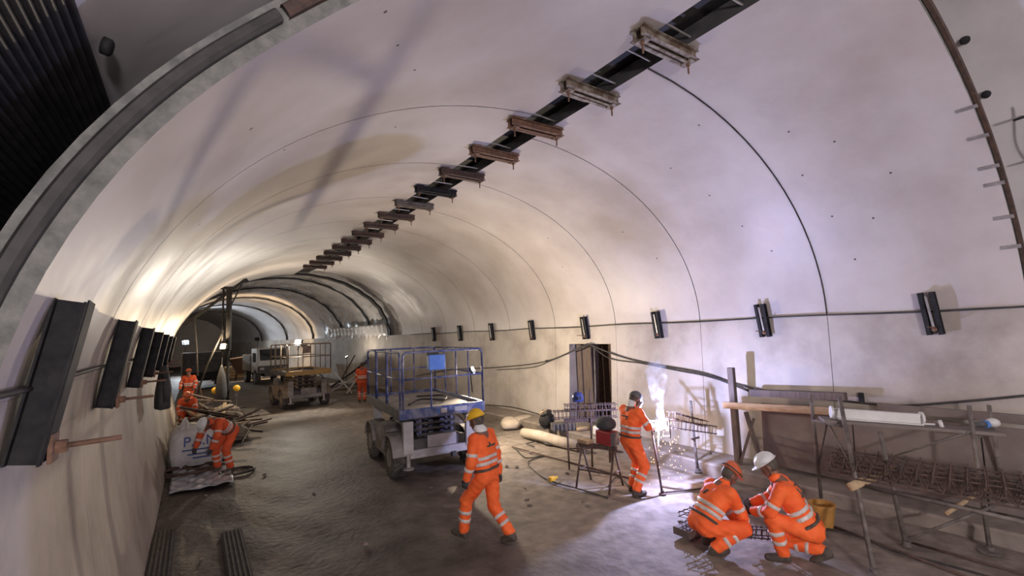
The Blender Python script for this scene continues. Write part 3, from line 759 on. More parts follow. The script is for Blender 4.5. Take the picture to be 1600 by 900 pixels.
    if mark:   # dark strokes across the back panel of the jacket
        for (x0, z0, x1, z1) in mark:
            def onback(x, z):
                p = ch-sp*(.20)+side*x+sp*z; d = np.linspace(.02, .35, 160); q = p[None]-frt[None]*d[:, None]; v = jf(q); k = np.argmax(v > .002); return q[k]
            n = 6; pts = [onback(x0+(x1-x0)*i/n, z0+(z1-z0)*i/n) for i in range(n+1)]
            mbx = MB(); mbx.tube([tuple(p) for p in pts], .013, 6); mbx.build('back_mark', 'boot', T, smooth=True)
    return T
def world_dir(r, a): 
    """direction from image-right and away components"""
    v = V((0.825, -0.565, 0))*r + V((0.565, 0.825, 0))*a; v.normalize(); return v
# walking worker with the yellow helmet
person('walking worker in orange suit and yellow helmet passing the blue lift', (-0.80, 5.62, 0), world_dir(-.86, .52),
       (0, 0, .90), (0, .07, 1.40), (0, .15, 1.585), [(-.25, .16, .86), (.27, -.02, .84)], [(-.10, .34, .13), (.11, -.28, .12)],
       headdir=(-.1, .95, -.3), hat='yellow', footdir=[(-.05, 1, .15), (.1, 1, -.25)], elbow=[(-.5, -.8, 0), (.5, -.8, 0)], mark=[(-.09, .06, .07, .06), (-.04, .06, -.02, .1)], scarf=True, glove='glove')
# welder
person('standing welder in orange suit and grey hood facing the welding arc', (2.05, 5.60, 0), world_dir(.86, .42),
       (0, -.02, .89), (0, .03, 1.385), (0, .13, 1.545), [(-.05, .42, 1.10), (.12, .40, 1.08)], [(-.10, .04, .10), (.11, -.06, .10)],
       headdir=(0, .72, -.69), headup=(0, .6, .8), hat='hood', elbow=[(-.6, -.2, -.8), (.6, -.2, -.8)], mark=[(-.08, .10, .08, .10), (.07, .1, .05, .05)], glove='glove')
# crouching pair
person('crouching worker in orange suit and orange helmet bending over small rebar cages', (1.20, 3.66, 0), world_dir(.92, .22),
       (0, -.08, .36), (0, .22, .74), (0, .36, .88), [(-.08, .50, .20), (.13, .47, .22)], [(-.14, .06, .11), (.15, -.04, .11)],
       headdir=(0, .72, -.69), headup=(0, .7, .72), hat='orange', elbow=[(-.9, -.1, .2), (.9, -.1, .2)], knee=[(-.35, 1, .6), (.35, 1, .6)], mark=[(-.06, .02, .0, .08)], suit='orange', glove='glove')
person('crouching worker in orange suit and white helmet with a dark mark on his back', (1.78, 2.86, 0), world_dir(-.84, .50),
       (0, -.12, .40), (0, .16, .86), (0, .27, 1.05), [(-.08, .47, .52), (.10, .49, .56)], [(-.13, .18, .10), (.14, -.22, .11)],
       headdir=(0, .82, -.57), headup=(0, .55, .83), hat='white', elbow=[(-.7, -.3, -.5), (.7, -.3, -.5)], knee=[(-.3, 1, .7), (.25, 1, -.15)], footdir=[(-.1, 1, 0), (.1, 1, -.6)],
       mark=[(-.08, .10, -.08, 0.0), (-.08, 0.0, .01, 0.0), (.03, .11, .10, .11), (.10, .11, .06, .0)], glove='glove')
# man stooping at the left
person('stooping worker in dirty orange suit and white helmet beside the big white bag', (-3.55, 12.25, 0), world_dir(-.35, -.94),
       (0, -.16, .88), (0, .24, 1.12), (0, .42, 1.10), [(-.22, .42, .62), (.34, .36, .60)], [(-.17, -.06, .10), (.18, -.02, .10)],
       headdir=(0, .35, -.94), headup=(0, .94, .35), hat='white', suit='orange_d', elbow=[(-1, .2, .1), (1, .2, .1)], h=.018, glove='glove')
# far workers
person('distant worker in orange overalls standing left of the blue lift', (2.02, 20.9, 0), world_dir(-.3, .95),
       (0, 0, .92), (0, .02, 1.44), (0, .05, 1.63), [(-.24, .12, .86), (.25, .10, .86)], [(-.11, .02, .10), (.11, -.02, .10)], hat='hair', h=.026, suit='orange_d', scale=.97)
person('distant worker in orange crouching by the left wall beyond the scrap', (-4.25, 19.5, 0), world_dir(.5, -.8),
       (0, -.1, .55), (0, .2, .95), (0, .34, 1.08), [(-.2, .5, .5), (.2, .5, .5)], [(-.14, .05, .1), (.14, -.05, .1)], headdir=(0, .8, -.6), headup=(0, .6, .8), hat='orange', h=.026, suit='orange_d')
person('farthest worker in red orange standing by the left wall', (-4.25, 24.5, 0), world_dir(.2, -.9),
       (0, 0, .92), (0, .04, 1.44), (0, .08, 1.63), [(-.26, .2, .95), (.26, .2, .95)], [(-.11, .02, .10), (.11, -.02, .10)], hat='orange', h=.03, suit='orange_d')

# ------------------------------------------------------------------ scissor lifts
def wheel(T, c, r, wd, hubm, name='wheel'):
    W = MB(); n = 22
    W.lathe(c, [(r*.55, -wd/2), (r*.9, -wd/2), (r, -wd*.38), (r, wd*.38), (r*.9, wd/2), (r*.55, wd/2)], 28, (1, 0, 0))
    o = W.build(name, 'tyre', T, smooth=False)
    tr = MB()
    for i in range(n):
        a = 2*math.pi*i/n
        for sg in (-1, 1):
            a2 = a+(0 if sg > 0 else math.pi/n)
            p = V(c)+V((sg*wd*.25, math.cos(a2)*r*1.0, math.sin(a2)*r*1.0))
            tr.box(p, (wd*.5, r*.16, r*.12), Matrix.Rotation(a2, 3, 'X') @ Matrix.Rotation(math.pi/2, 3, 'X') @ Matrix.Rotation(sg*.3, 3, 'Z'))
    tr.build('tread', 'tyre', o)
    MB().lathe(c, [(r*.2, -wd*.52), (r*.5, -wd*.50), (r*.56, -wd*.40), (r*.56, wd*.40), (r*.5, wd*.50), (r*.2, wd*.52)], 18, (1, 0, 0)).build('hub', hubm, o, smooth=False)
def lift(name, label, loc, rz, main, rail, body, plate, deck_z=1.25, mine=True):
    T = thing(name, label, 'scissor lift', loc, rz)
    # local: x right, -y front (towards the camera), origin on the floor at the machine centre
    WX_, WB, r = 0.80, 0.93, 0.37
    for sx in (-1, 1):
        for sy in (-1, 1): wheel(T, (sx*WX_, sy*WB, r), r, 0.27, body)
    MB().box((0, 0, .55), (1.18, 2.5, .34)).build('chassis', 'dust_d', T, bevel=.02)
    for sx in (-1, 1):
        # rounded engine and tank covers over each side
        mb = MB(); prof = [(-.52, .34), (-.52, .66), (-.40, .84), (-.18, .90), (.35, .90), (.52, .82), (.55, .60), (.55, .34)]
        n = len(prof); vs = [(sx*.52, p[0], p[1]) for p in prof]+[(sx*.90, p[0], p[1]-(.03 if p[1] > .8 else 0)) for p in prof]
        mb.add(vs, [tuple(range(n)), tuple(reversed(range(n, 2*n)))]+[(i, (i+1) % n, n+(i+1) % n, n+i) for i in range(n)]); mb.build('side_cover', body, T, bevel=.03)
        for sy in (-1, 1):
            # mudguard arcs
            mg = MB(); k = len(mg.v)
            for i in range(9):
                a = math.pi*(.06+.88*i/8); y, z = sy*WB-math.cos(a)*.46, r+math.sin(a)*.44
                for x, q in ((sx*.60, 0), (sx*.97, 0), (sx*.97, .03), (sx*.60, .03)): mg.v.append((x, sy*WB-math.cos(a)*(.46+q), r+math.sin(a)*(.44+q)))
            for i in range(8):
                for j in range(4): a_, b_ = i*4+j, i*4+(j+1) % 4; mg.f.append((a_, b_, b_+4, a_+4))
            mg.f += [(0, 1, 2, 3), (35, 34, 33, 32)]
            mg.build('mudguard', body, T)
            # outrigger legs with pale cover plates
            MB().box((sx*.66, sy*1.36, .80), (.20, .10, .62)).build('outrigger', plate, T, bevel=.01)
            MB().tube([(sx*.66, sy*1.36, .50), (sx*.66, sy*1.36, .22)], .045, 10).build('outrigger_ram', 'steel', T)
            MB().lathe((sx*.66, sy*1.36, .19), [(.11, 0), (.11, .025), (.04, .05)], 12).build('outrigger_foot', 'dust', T)
    for sy in (-1, 1):
        MB().beam((-.62, sy*1.33, .46), (.62, sy*1.33, .46), .10, .16).build('bumper', plate, T, bevel=.01)
        MB().box((0.06, sy*1.30, .66), (.62, .06, .24)).build('front_plate', plate, T, bevel=.01)
        MB().beam((-.85, sy*WB, r), (.85, sy*WB, r), .10, .12).build('axle', 'dust_d', T)
        MB().box((.28, sy*1.38, .36), (.10, .10, .10)).build('tow_eye', 'dust_d', T, bevel=.01)
    # folded scissor stack
    lv = 4; z0 = .74; dz = (deck_z-.10-z0)/lv
    for k in range(lv):
        for sx in (-.34, -.22, .22, .34):
            a = z0+dz*k+.02; b = z0+dz*(k+1)-.02; inner = abs(sx) < .3
            y0, y1 = (-1.15, 1.15) if inner else (1.15, -1.15)
            MB().beam((sx, y0, a), (sx, y1, b), .05, .075).build('scissor_arm', rail if main == 'blue' else 'brown_m', T)
        for y in (-1.15, 1.15):
            MB().tube([(-.40, y, z0+dz*k+.03), (.40, y, z0+dz*k+.03)], .028, 8).build('pivot_tube', 'dust_d', T)
            for sx in (-.37, -.12, .12, .37): MB().box((sx, y-.02*np.sign(y), z0+dz*(k+.5)), (.09, .05, .06)).build('pivot_block', rail if main == 'blue' else 'brown_m', T)
    # platform
    PW, PL = 0.87, 1.52; yo = -.10
    MB().box((0, yo, deck_z), (PW*2-.06, PL*2-.06, .04)).build('deck', 'dust', T)
    for sx in (-1, 1): MB().box((sx*PW, yo, deck_z-.01), (.05, PL*2, .19)).build('deck_side', 'dust_d' if sx < 0 else main, T, bevel=.006)
    for sy in (-1, 1): MB().box((0, yo+sy*PL, deck_z-.01), (PW*2+.05, .05, .19)).build('deck_side', main, T, bevel=.006)
    if main == 'blue':
        for x, w_, m_ in ((.0, .12, 'white'), (.36, .26, 'dust_l'), (-.12, .08, 'blue_b')): MB().box((x, yo-PL-.028, deck_z-.005), (w_, .006, .09)).build('sticker', m_, T)
    ht = 1.12; z1 = deck_z+.05
    def rail_loop(p, q, name='guard_rail', mid=True, rr=.022, hh=ht):
        p, q = V(p), V(q); d = (q-p).normalized(); c = .09; up = V((0, 0, 1))
        pts = [p, p+up*(hh-c)]
        for i in range(1, 5): a = math.pi/2*i/4; pts.append(p+up*(hh-c)+up*c*math.sin(a)+d*c*(1-math.cos(a)))
        for i in range(0, 4): a = math.pi/2*i/4; pts.append(q-d*c+d*c*math.sin(a)+up*(hh-c)+up*c*math.cos(a))
        pts += [q+up*(hh-c), q]
        o = MB().tube(pts, rr, 8).build(name, rail, T, smooth=True)
        if mid:
            MB().tube([p+up*hh*.54, q+up*hh*.54], rr*.8, 8).build('mid_rail', rail, o, smooth=True)
        return o
    X0, X1, Y0_, Y1_ = -PW, PW, yo-PL, yo+PL
    rail_loop((X0, Y0_, z1), (X0, Y0_+1.02, z1)); rail_loop((X0, Y0_+1.10, z1), (X0, Y0_+2.04, z1)); rail_loop((X0, Y0_+2.12, z1), (X0, Y1_, z1))
    rail_loop((X1, Y0_, z1), (X1, Y1_, z1)); rail_loop((X0, Y1_, z1), (X1, Y1_, z1)); rail_loop((X0+.06, Y0_, z1), (X1, Y0_, z1), mid=False)
    for y in (Y0_+.75, Y0_+1.5, Y0_+2.25): MB().tube([(X1, y, z1), (X1, y, z1+ht)], .018, 8).build('rail_post', rail, T, smooth=True)
    for x in (-.3, .3): MB().tube([(x, Y1_, z1), (x, Y1_, z1+ht)], .018, 8).build('rail_post', rail, T, smooth=True)
    MB().tube([(-.25, Y0_, z1), (-.25, Y0_, z1+.62), (-.22, Y0_+.03, z1+.80)], .018, 8).build('rail_post', rail, T, smooth=True)
    MB().tube([(X0, Y0_, z1+.60), (X1, Y0_, z1+.60)], .018, 8).build('mid_rail', rail, T, smooth=True)
    # control box
    o = MB().box((-.13, Y0_+.02, z1+.90), (.34, .16, .30)).build('control_box', 'blue_b' if main == 'blue' else 'brown_m', T, bevel=.015)
    MB().box((-.16, Y0_+.12, z1+1.06), (.2, .14, .06)).build('control_panel', 'dust_d', o)
    # loose hoses lying on the deck and hanging at the stack
    MB().tube(spline([(-.5, -.9, z1+.02), (-.1, -.5, z1+.05), (.3, -.8, z1+.03), (.5, -.2, z1+.04), (0, .2, z1+.03)], 6), .022, 7).build('deck_hose', 'cable', T, smooth=True)
    MB().tube(spline([(.48, -1.2, deck_z-.1), (.66, -1.25, deck_z-.3), (.68, -1.2, .75), (.55, -1.2, .62)], 6), .022, 7).build('hydraulic_hose', 'cable', T, smooth=True)
    return T
lift('scissor_lift', 'worn blue scissor lift with railed platform in the middle of the tunnel', (0.20, 10.25, 0), R(-6), 'blue', 'blue', 'dust', 'dust_l', 1.30)
lift('scissor_lift', 'dirty yellow scissor lift standing farther down the tunnel', (-0.22, 22.7, 0), R(4), 'yellow_m', 'brown_m', 'brown_m', 'dust', 1.45)

# ------------------------------------------------------------------ work lamps: a lit bulb in a housing open at the front
def floodlamp(label, loc, aim, power, color, m='lamp', size=.13, stand=None):
    T = thing('work_lamp', label, 'lamp', loc)
    d = V(aim).normalized(); x, y, z = frame(d); Rm = Matrix((x, y, z)).transposed()
    hs = MB(); s_ = size
    hs.box(Rm @ V((0, 0, -s_*.75)), (s_*2.2, s_*1.7, .012), Rm)
    for a, q in ((1, 0), (-1, 0)): hs.box(Rm @ V((a*s_*1.1, 0, -s_*.42)), (.012, s_*1.7, s_*.7), Rm)
    for a in (1, -1): hs.box(Rm @ V((0, a*s_*.85, -s_*.42)), (s_*2.2, .012, s_*.7), Rm)
    hs.build('housing', 'steel_dark', T)
    MB().ball(tuple(d*(-s_*.30)), s_*.42, 14, 8).build('bulb', m, T, smooth=True)
    if stand:
        MB().tube([Rm @ V((0, 0, -s_*.76)), V((0, 0, -s_))+Rm @ V((0, 0, -s_*.9)), V(stand)-V(loc)], .014, 7).build('stand', 'steel_dark', T, smooth=True)
    l = point_light('lamp_light', V(loc)+d*s_*0.50, power, color, .03); l.parent = T; l.location = d*s_*.22
    return T
floodlamp('lit work lamp inside the rails of the blue lift', tuple(at(740, 578, 1, 10.3)), V((.65, -.64, .41)), 720, (1.0, .82, .60), size=.10, stand=(at(740, 578, 1, 10.3).x-.02, 10.36, 1.33))
p = at(465, 535, 1, 21.2); floodlamp('bright work lamp on the rails of the yellow lift', tuple(p), V((-.75, -.62, .30)), 600, (1.0, .90, .76), size=.14, stand=(p.x, 21.3, 2.4))
p = at(348, 541, 1, 21.6); floodlamp('warm work lamp on the tall mast at left', tuple(p), V((-.75, -.66, .2)), 330, (1.0, .74, .45), size=.12, stand=(p.x+.1, 21.75, 2.3))
p = at(541, 557, 1, 27.5); floodlamp('small pale work lamp low by the right wall behind the beams', tuple(p), V((-.45, .1, .9)), 260, (1.0, .88, .74), size=.10, stand=(p.x, 27.6, 0))
p = at(290, 535, 1, 52); floodlamp('farthest cold white lamp deep in the tunnel', tuple(p), V((.2, -1, .3)), 1300, (.82, .92, 1.0), 'lamp_c', .22, stand=(p.x, 52.2, 0))
p = at(372, 548, 1, 40); floodlamp('warm lamp lighting the stacked material deep in the tunnel', (p.x+1.2, 40, 3.0), V((-.3, .9, .0)), 900, (1.0, .72, .42), 'lamp', .14, stand=(p.x+1.3, 39.7, 0))

# ------------------------------------------------------------------ welding place
ARC = at(1032, 660, 1, 5.47)
T = thing('welding_arc', 'glaring welding arc in front of the hooded welder', 'arc', tuple(ARC))
MB().ball((0, 0, 0), .045, 12, 8).build('arc_core', 'arc', T, smooth=True)
l = point_light('arc_light', (0, 0, 0), 540, (.46, .53, 1.0), .012); l.parent = T; l.location = (.0, -.065, .06)
l = point_light('arc_glow', (0, 0, 0), 50, (1.0, .55, .34), .015); l.parent = T; l.location = (.0, -.06, -.06)
mb = MB()
for i in range(90):
    a = random.uniform(0, 2*math.pi); t_ = random.random()**.6; v0 = random.uniform(.2, .9)
    x = ARC.x+math.cos(a)*v0*t_*.55+.08; y = ARC.y+math.sin(a)*v0*t_*.5; z = ARC.z+.1*random.random()-t_*t_*1.0
    if z < .02: continue
    d = V((math.cos(a)*v0, math.sin(a)*v0, -1.6*t_-.1)).normalized()*random.uniform(.006, .022)
    mb.tube([V((x, y, z)), V((x, y, z))+d], .0028, 4)
tag(mb.build('welding_sparks', 'spark', None), 'orange sparks showering down from the welding arc', 'sparks', None, 'stuff')
# smoke rising from the arc
def smoke_mat():
    m = bpy.data.materials.new('welding smoke'); m.use_nodes = True; nt = m.node_tree; nt.nodes.remove(nt.nodes['Principled BSDF']); L = nt.links
    pv = nt.nodes.new('ShaderNodeVolumePrincipled'); pv.inputs['Color'].default_value = (.85, .85, .9, 1); pv.inputs['Anisotropy'].default_value = .2
    tc = nt.nodes.new('ShaderNodeTexCoord'); n = nt.nodes.new('ShaderNodeTexNoise'); n.inputs['Scale'].default_value = 7; n.inputs['Detail'].default_value = 4; n.inputs['Distortion'].default_value = .8
    L.new(tc.outputs['Object'], n.inputs['Vector'])
    mr = nt.nodes.new('ShaderNodeMapRange'); mr.inputs[1].default_value = .45; mr.inputs[2].default_value = .72; mr.inputs[3].default_value = 0; mr.inputs[4].default_value = 2.2; L.new(n.outputs['Fac'], mr.inputs[0])
    L.new(mr.outputs[0], pv.inputs['Density']); L.new(pv.outputs[0], nt.nodes['Material Output'].inputs['Volume']); return m
M['smoke'] = smoke_mat()
pts = [(0, 0, -.13), (0, 0, -.07), (0, 0, .04), (.03, .02, .22), (.02, .05, .42), (.10, .10, .62), (.22, .2, .85), (.38, .3, 1.05)]
sm_ = MB().tube([V(p) for p in pts], [.03, .07, .075, .07, .11, .17, .22, .12], 14).build('welding_smoke', 'smoke', None, smooth=True)
sm_.location = ARC; tag(sm_, 'thin pale smoke rising from the welding arc', 'smoke', None, 'stuff')
# added upright plate, shaped to keep the arc light off the lower right wall
wd = V((.59, -.81, 0)); wc = ARC+V((0, -.065, 0))+wd*.10
wk_ = thing('arc_shade_plate', 'small upright steel plate added beside the arc to shade the lower right wall', 'steel plate', tuple(wc))
mb = MB(); mb.beam(V((0, 0, -.24)), V((0, 0, .074)), .21, .012, wd); mb.build('plate', 'rust_d', wk_)
MB().tube([V((0, 0, -.22)), V((-.06, .12, -.24))], .012, 6).build('lug', 'rust_d', wk_)
# rod the welder holds
tag(MB().tube([ARC+V((-.02, .0, .02)), ARC+V((-.20, .06, .05))], .006, 6).build('electrode', 'steel', None), 'welding electrode held towards the arc', 'electrode')
# steel stand with uprights
def post(name, label, base, top, r, m='tube', plate=None, cat='post', extra=None):
    T = thing(name, label, cat, tuple(base)); b, t_ = V(base), V(top)
    MB().tube([V((0, 0, 0)), t_-b], r, 9).build('pole', m, T, smooth=True)
    if plate: MB().lathe((0, 0, 0.0), [(plate, 0), (plate, .012), (r*1.6, .02), (r*1.6, .06)], 14).build('foot_plate', m, T)
    return T
b1 = at(1035, 772, 2, 0); t1 = V((b1.x-.02, b1.y+.12, 1.02)); T1 = post('support_stand', 'thin steel upright standing under the welding arc', b1, t1, .018, 'rust_d', .06, 'stand')
MB().tube([V((.0, .05, .52)), V((.18, .14, .98))], .014, 7).build('brace', 'steel', T1, smooth=True)
MB().beam((-.02, .06, 1.02), (.25, .20, 1.0), .03, .03).build('cross_arm', 'rust_d', T1)
b2 = at(1096, 737, 2, .0); b2 = V((3.55, 5.45, 0)); 
b2 = at(1090, 737, 2, 0.0); t2 = at(1079, 626, 1, b2.y+.05)
T2 = post('support_stand', 'bright lit steel upright carrying the rebar cage beside the arc', b2, t2, .024, 'tube', .07, 'stand')
MB().tube([V((.02, 0, .02)), V((.10, -.05, .03)), V((.62, .1, .22))], .016, 7).build('brace', 'rust_d', T2, smooth=True)
MB().beam((-.12, 0, .62), (.12, 0, .62), .03, .03).build('cross_arm', 'rust_d', T2)
# stirrup cage on the stands
def cage(name, label, p0, p1, w_, h_, n, r=.005, m='rust_d', nl=4, cat='rebar cage', loops=True):
    p0, p1 = V(p0), V(p1); T = thing(name, label, cat, tuple(p0)); d = p1-p0; x, y, z = frame(d)
    cs = [(-1, -1), (1, -1), (1, 1), (-1, 1)]
    for a, b in cs[:nl]: MB().tube([x*(a*w_/2)+y*(b*h_/2), d+x*(a*w_/2)+y*(b*h_/2)], r*1.25, 6).build('long_bar', m, T)
    for i in range(n):
        q = d*((i+.5)/n); sk = d.normalized()*random.uniform(-.02, .02)
        ps = [q+x*(a*(w_/2+r*2))+y*(b*(h_/2+r*2))+(sk if a > 0 else -sk) for a, b in cs]
        MB().tube(ps+[ps[0]], r, 5).build('stirrup', m, T)
    return T
a_ = ARC+V((.10, .02, -.02)); c0 = at(1115, 670, 1, b2.y-.02)
cage('rebar_cage', 'dark stirrup cage resting on the two uprights beside the arc', a_, c0+V((0, 0, -.02)), .14, .13, 13, .006)
cage('rebar_cage', 'second dark stirrup cage stacked just above the first beside the arc', a_+V((.25, .05, .10)), c0+V((-.25, 0, .13)), .12, .10, 8, .006)
cage('rebar_cage', 'small rebar cage held between the two crouching workers', (1.50, 3.50, .22), (1.98, 3.22, .14), .10, .10, 8, .006)
q0 = at(1066, 806, 2, .30); q1 = at(1096, 803, 2, .30)
cage('rebar_cage', 'small rebar cage lying behind the orange helmeted worker, upper one', q0, q0+V((.40, .0, .0)), .12, .05, 4, .005, nl=4)
q0 = at(1068, 824, 2, .16)
cage('rebar_cage', 'small rebar cage lying behind the orange helmeted worker, lower one', q0, q0+V((.40, .0, .0)), .12, .05, 4, .005, nl=4)
tag(MB().box(tuple(q0+V((.22, .05, -.09))), (.42, .26, .10)).build('timber_block', 'wood_d', None, bevel=.01), 'dark timber block under the small cages behind the crouching worker', 'block')
# bucket
bc = at(1287, 822, 2, 0); T = thing('bucket', 'ochre plastic bucket behind the white helmeted crouching worker', 'bucket', tuple(bc))
MB().lathe((0, 0, 0), [(.115, 0), (.155, .27), (.168, .275), (.168, .30), (.150, .30), (.148, .22), (.10, .215)], 22).build('pail', 'bucket', T, smooth=False)
MB().tube([(.16*math.cos(a), .16*math.sin(a), .27-.0*abs(math.sin(a))) if False else (.165*math.cos(a), .05+.1*math.sin(a), .29) for a in np.linspace(0, math.pi, 12)], .004, 5).build('bail', 'steel', T)
# steel plate leaning on the ledge and rods on the floor
def rod(pa, pb, r, name, label, m='rust_d', cat='rod', za=.015, zb=.015):
    a = at(pa[0], pa[1], 2, za); b = at(pb[0], pb[1], 2, zb); return tag(MB().tube([a, b], r, 7).build(name, m, None, smooth=True), label, cat)
rod((800, 698), (1000, 752), .018, 'steel_rod', 'long dark steel rod lying on the floor behind the sawhorse')
rod((1034, 770), (1110, 762), .016, 'steel_rod', 'short steel rod on the bright floor by the upright')
rod((1300, 822), (1520, 905), .018, 'steel_rod', 'long dark rod on the floor under the trestle')
rod((1425, 848), (1600, 897), .016, 'steel_rod', 'dark rod on the floor at lower right')
rod((880, 690), (1010, 712), .02, 'steel_rod', 'dark bar on the floor in front of the ledge')

# ------------------------------------------------------------------ sawhorses by the welder
def sawhorse(label, a, b, h_, spread=.28, m='rust_d'):
    a, b = V(a), V(b); T = thing('sawhorse', label, 'sawhorse', tuple(a)); d = (b-a); x, y, z = frame(d)
    side = V((d.y, -d.x, 0)).normalized()
    top = V((0, 0, h_)); MB().beam(top-d*.08, d*1.08+top, .06, .07).build('top_beam', m, T)
    for q in (V((0, 0, 0)), d):
        for sg in (-1, 1): MB().tube([q+top, q+side*sg*spread], .019, 7).build('leg', m, T, smooth=True)
        MB().tube([q+side*spread*.6+V((0, 0, h_*.4)), q-side*spread*.6+V((0, 0, h_*.4))], .014, 6).build('cross_bar', m, T)
    MB().tube([side*spread*.55+V((0, 0, h_*.42)), d+side*spread*.55+V((0, 0, h_*.42))], .014, 6).build('stretcher', m, T)
    return T
sa, sb = V((1.78, 6.55, 0)), V((1.98, 5.95, 0))
sawhorse('near rusty sawhorse carrying the red welding set', sa, sb, .70)
tag(MB().box((1.80, 6.48, .765), (.16, .26, .06)).build('wooden_block', 'wood', None, bevel=.006), 'small pale wooden block on the near sawhorse', 'block')
T = thing('welding_set', 'red welding set with black case on the near sawhorse', 'welding set', (1.96, 6.08, .74))
MB().box((0, 0, .13), (.22, .36, .24)).build('case', 'red', T, bevel=.02); MB().box((0, -.185, .13), (.20, .02, .22)).build('front_panel', 'dust_d', T, bevel=.005)
MB().tube([(-.0, -.12, .25), (0, -.12, .31), (0, .12, .31), (0, .12, .25)], .012, 7).build('handle', 'dust_d', T)
bag_ = MB().ball((1.98, 6.12, 1.10), .17, 14, 9, (1.0, 1.25, .72)).build('tool_bag', 'glove', None, smooth=True); tag(bag_, 'slumped black bag on top of the red welding set', 'bag')
sc, sd = V((2.30, 7.55, 0)), V((2.95, 7.0, 0))
sawhorse('farther sawhorse carrying a bundle of stirrups behind the welder', sc, sd, .92, .25)
cage('stirrup_bundle', 'tangled bundle of dark stirrups on the farther sawhorse', sc+V((-.25, .15, 1.05)), sd+V((.15, -.1, 1.05)), .16, .14, 16, .007, cat='stirrups')
cage('stirrup_bundle', 'second bundle of dark stirrups lying across the farther sawhorse', sc+V((-.1, -.05, 1.2)), sd+V((.1, -.15, 1.2)), .2, .1, 12, .007, cat='stirrups')
hp = sc+V((.20, -.15, 1.38)); T = thing('welding_helmet', 'shiny dark blue welding helmet lying on the stirrup bundle', 'helmet', tuple(hp))
mb = MB(); mb.lathe((0, 0, -.08), [(.11, 0), (.125, .05), (.12, .11), (.09, .17), (.045, .205), (.005, .21)], 18); mb.build('shell', 'hood_b', T, smooth=True)
MB().box((-.06, -.11, .0), (.10, .03, .06)).build('visor_window', 'glass', T, bevel=.006)
tag(MB().tube([(2.62, 7.2, 0), (2.66, 7.2, 1.55)], .02, 8).build('steel_upright', 'rust_d', None, smooth=True), 'thin dark upright rising behind the welder', 'post')
# white canister near the niche
tag(MB().lathe(tuple(at(936, 690, 2, 0)), [(.14, 0), (.14, .34), (.12, .38), (.05, .40), (.05, .44)], 16).build('white_canister', 'white', None, smooth=False), 'white canister standing behind the sawhorses', 'canister')
tag(MB().box(tuple(at(917, 692, 2, .04)), (.5, .3, .05), Matrix.Rotation(.5, 3, 'Z')).build('blue_tarp_bundle', 'blue_b', None, bevel=.02), 'folded blue sheet on the floor near the ledge', 'sheet')

# ------------------------------------------------------------------ formwork at the right wall
px_ = 4.30
tag(MB().box((px_, 5.06, 1.08), (.10, .11, 1.75)).build('timber_post', 'wood_d', None, bevel=.006), 'dusty timber post standing on the ledge at the wall', 'post')
tag(MB().box((4.22, 4.27, 1.30), (.05, 1.92, .12), Matrix.Rotation(R(-3.0), 3, 'X')).build('pale_plank', 'wood', None, bevel=.004), 'pale plank lit by the arc fixed level across the timber post', 'plank')
tag(MB().box((4.50, 4.05, 1.52), (.12, 1.55, .12), Matrix.Rotation(R(-2.5), 3, 'X')).build('dark_beam', 'wood_d', None, bevel=.005), 'dark timber beam at the wall above the pale plank', 'beam')
for i, (y0, y1) in enumerate(((4.62, 3.2), (3.19, 1.75), (1.74, 0.3))):
    mb = MB(); yc = (y0+y1)/2
    mb.box((4.42, yc, .80), (.05, y0-y1-.01, 1.06), Matrix.Rotation(R(4), 3, 'Y'))
    tag(mb.build('formwork_board', 'board', None, bevel=.004), f'{["left", "middle", "right"][i]} dusty brown formwork board leaning on the right wall', 'board', 'formwork boards')
for i, (a, b) in enumerate((((4.22, 4.98, .22), (4.34, 4.72, 1.05)), ((4.20, 4.55, .22), (4.34, 4.86, 1.15)))):
    tag(MB().beam(a, b, .07, .05).build('timber_brace', 'wood_d', None, bevel=.004), ['left', 'right'][i]+' slanting timber brace below the pale plank', 'brace')
tag(MB().beam((4.66, .2, 1.42), (4.60, 2.9, 1.42), .05, .12).build('wall_plank', 'board', None, bevel=.004), 'long grey plank on edge along the wall behind the right trestle', 'plank')
tag(MB().box(tuple(wp(1344, 622, .03)), (.04, .07, .16)).build('wall_box', 'steel_dark', None, bevel=.006), 'small dark box on the wall above the right trestle', 'box')

# ------------------------------------------------------------------ right trestle with plank and lattice girders
def tpost(label, bpx, bz, tpx, r=.024, plate=None, dy=0.0, m='tube'):
    b = at(bpx[0], bpx[1], 2, bz); t_ = at(tpx[0], tpx[1], 1, b.y+dy); return post('trestle_post', label, b, t_, r, m, plate), b, t_
tp = {}
for k, (lab, b, bz, t_, r, pl, dy) in dict(
        a=('nearest scaffold post of the trestle, planted on the floor at the bottom edge', (1366, 897), 0, (1312, 622), .026, .06, .55),
        b=('left rear scaffold post of the trestle beside the bucket', (1283, 778), .20, (1267, 618), .024, None, -.15),
        c=('middle scaffold post rising through the lattice girders', (1416, 853), 0, (1375, 675), .026, .05, .12),
        d=('right front scaffold post on a round foot plate', (1547, 862), 0, (1514, 633), .024, .12, .05),
        e=('right rear scaffold post at the end of the plank', (1575, 810), .20, (1545, 633), .022, None, 0)).items():
    tp[k] = tpost(lab, b, bz, t_, r, pl, dy)
def along(k, py):
    """point on a trestle post at an image height"""
    _, b, t_ = tp[k]; best = min((abs((450-F_PX*((b.lerp(t_, s_)-CP).dot(UP))/((b.lerp(t_, s_)-CP).dot(FW)))-py), s_) for s_ in np.linspace(0, 1, 200)); return b.lerp(t_, best[1])
pa, pb, pd, pe = along('a', 660), along('b', 652), along('d', 676), along('e', 672)
def bar(name, label, a, b, r=.02, m='tube', cat='bar'): return tag(MB().tube([a, b], r, 8).build(name, m, None, smooth=True), label, cat)
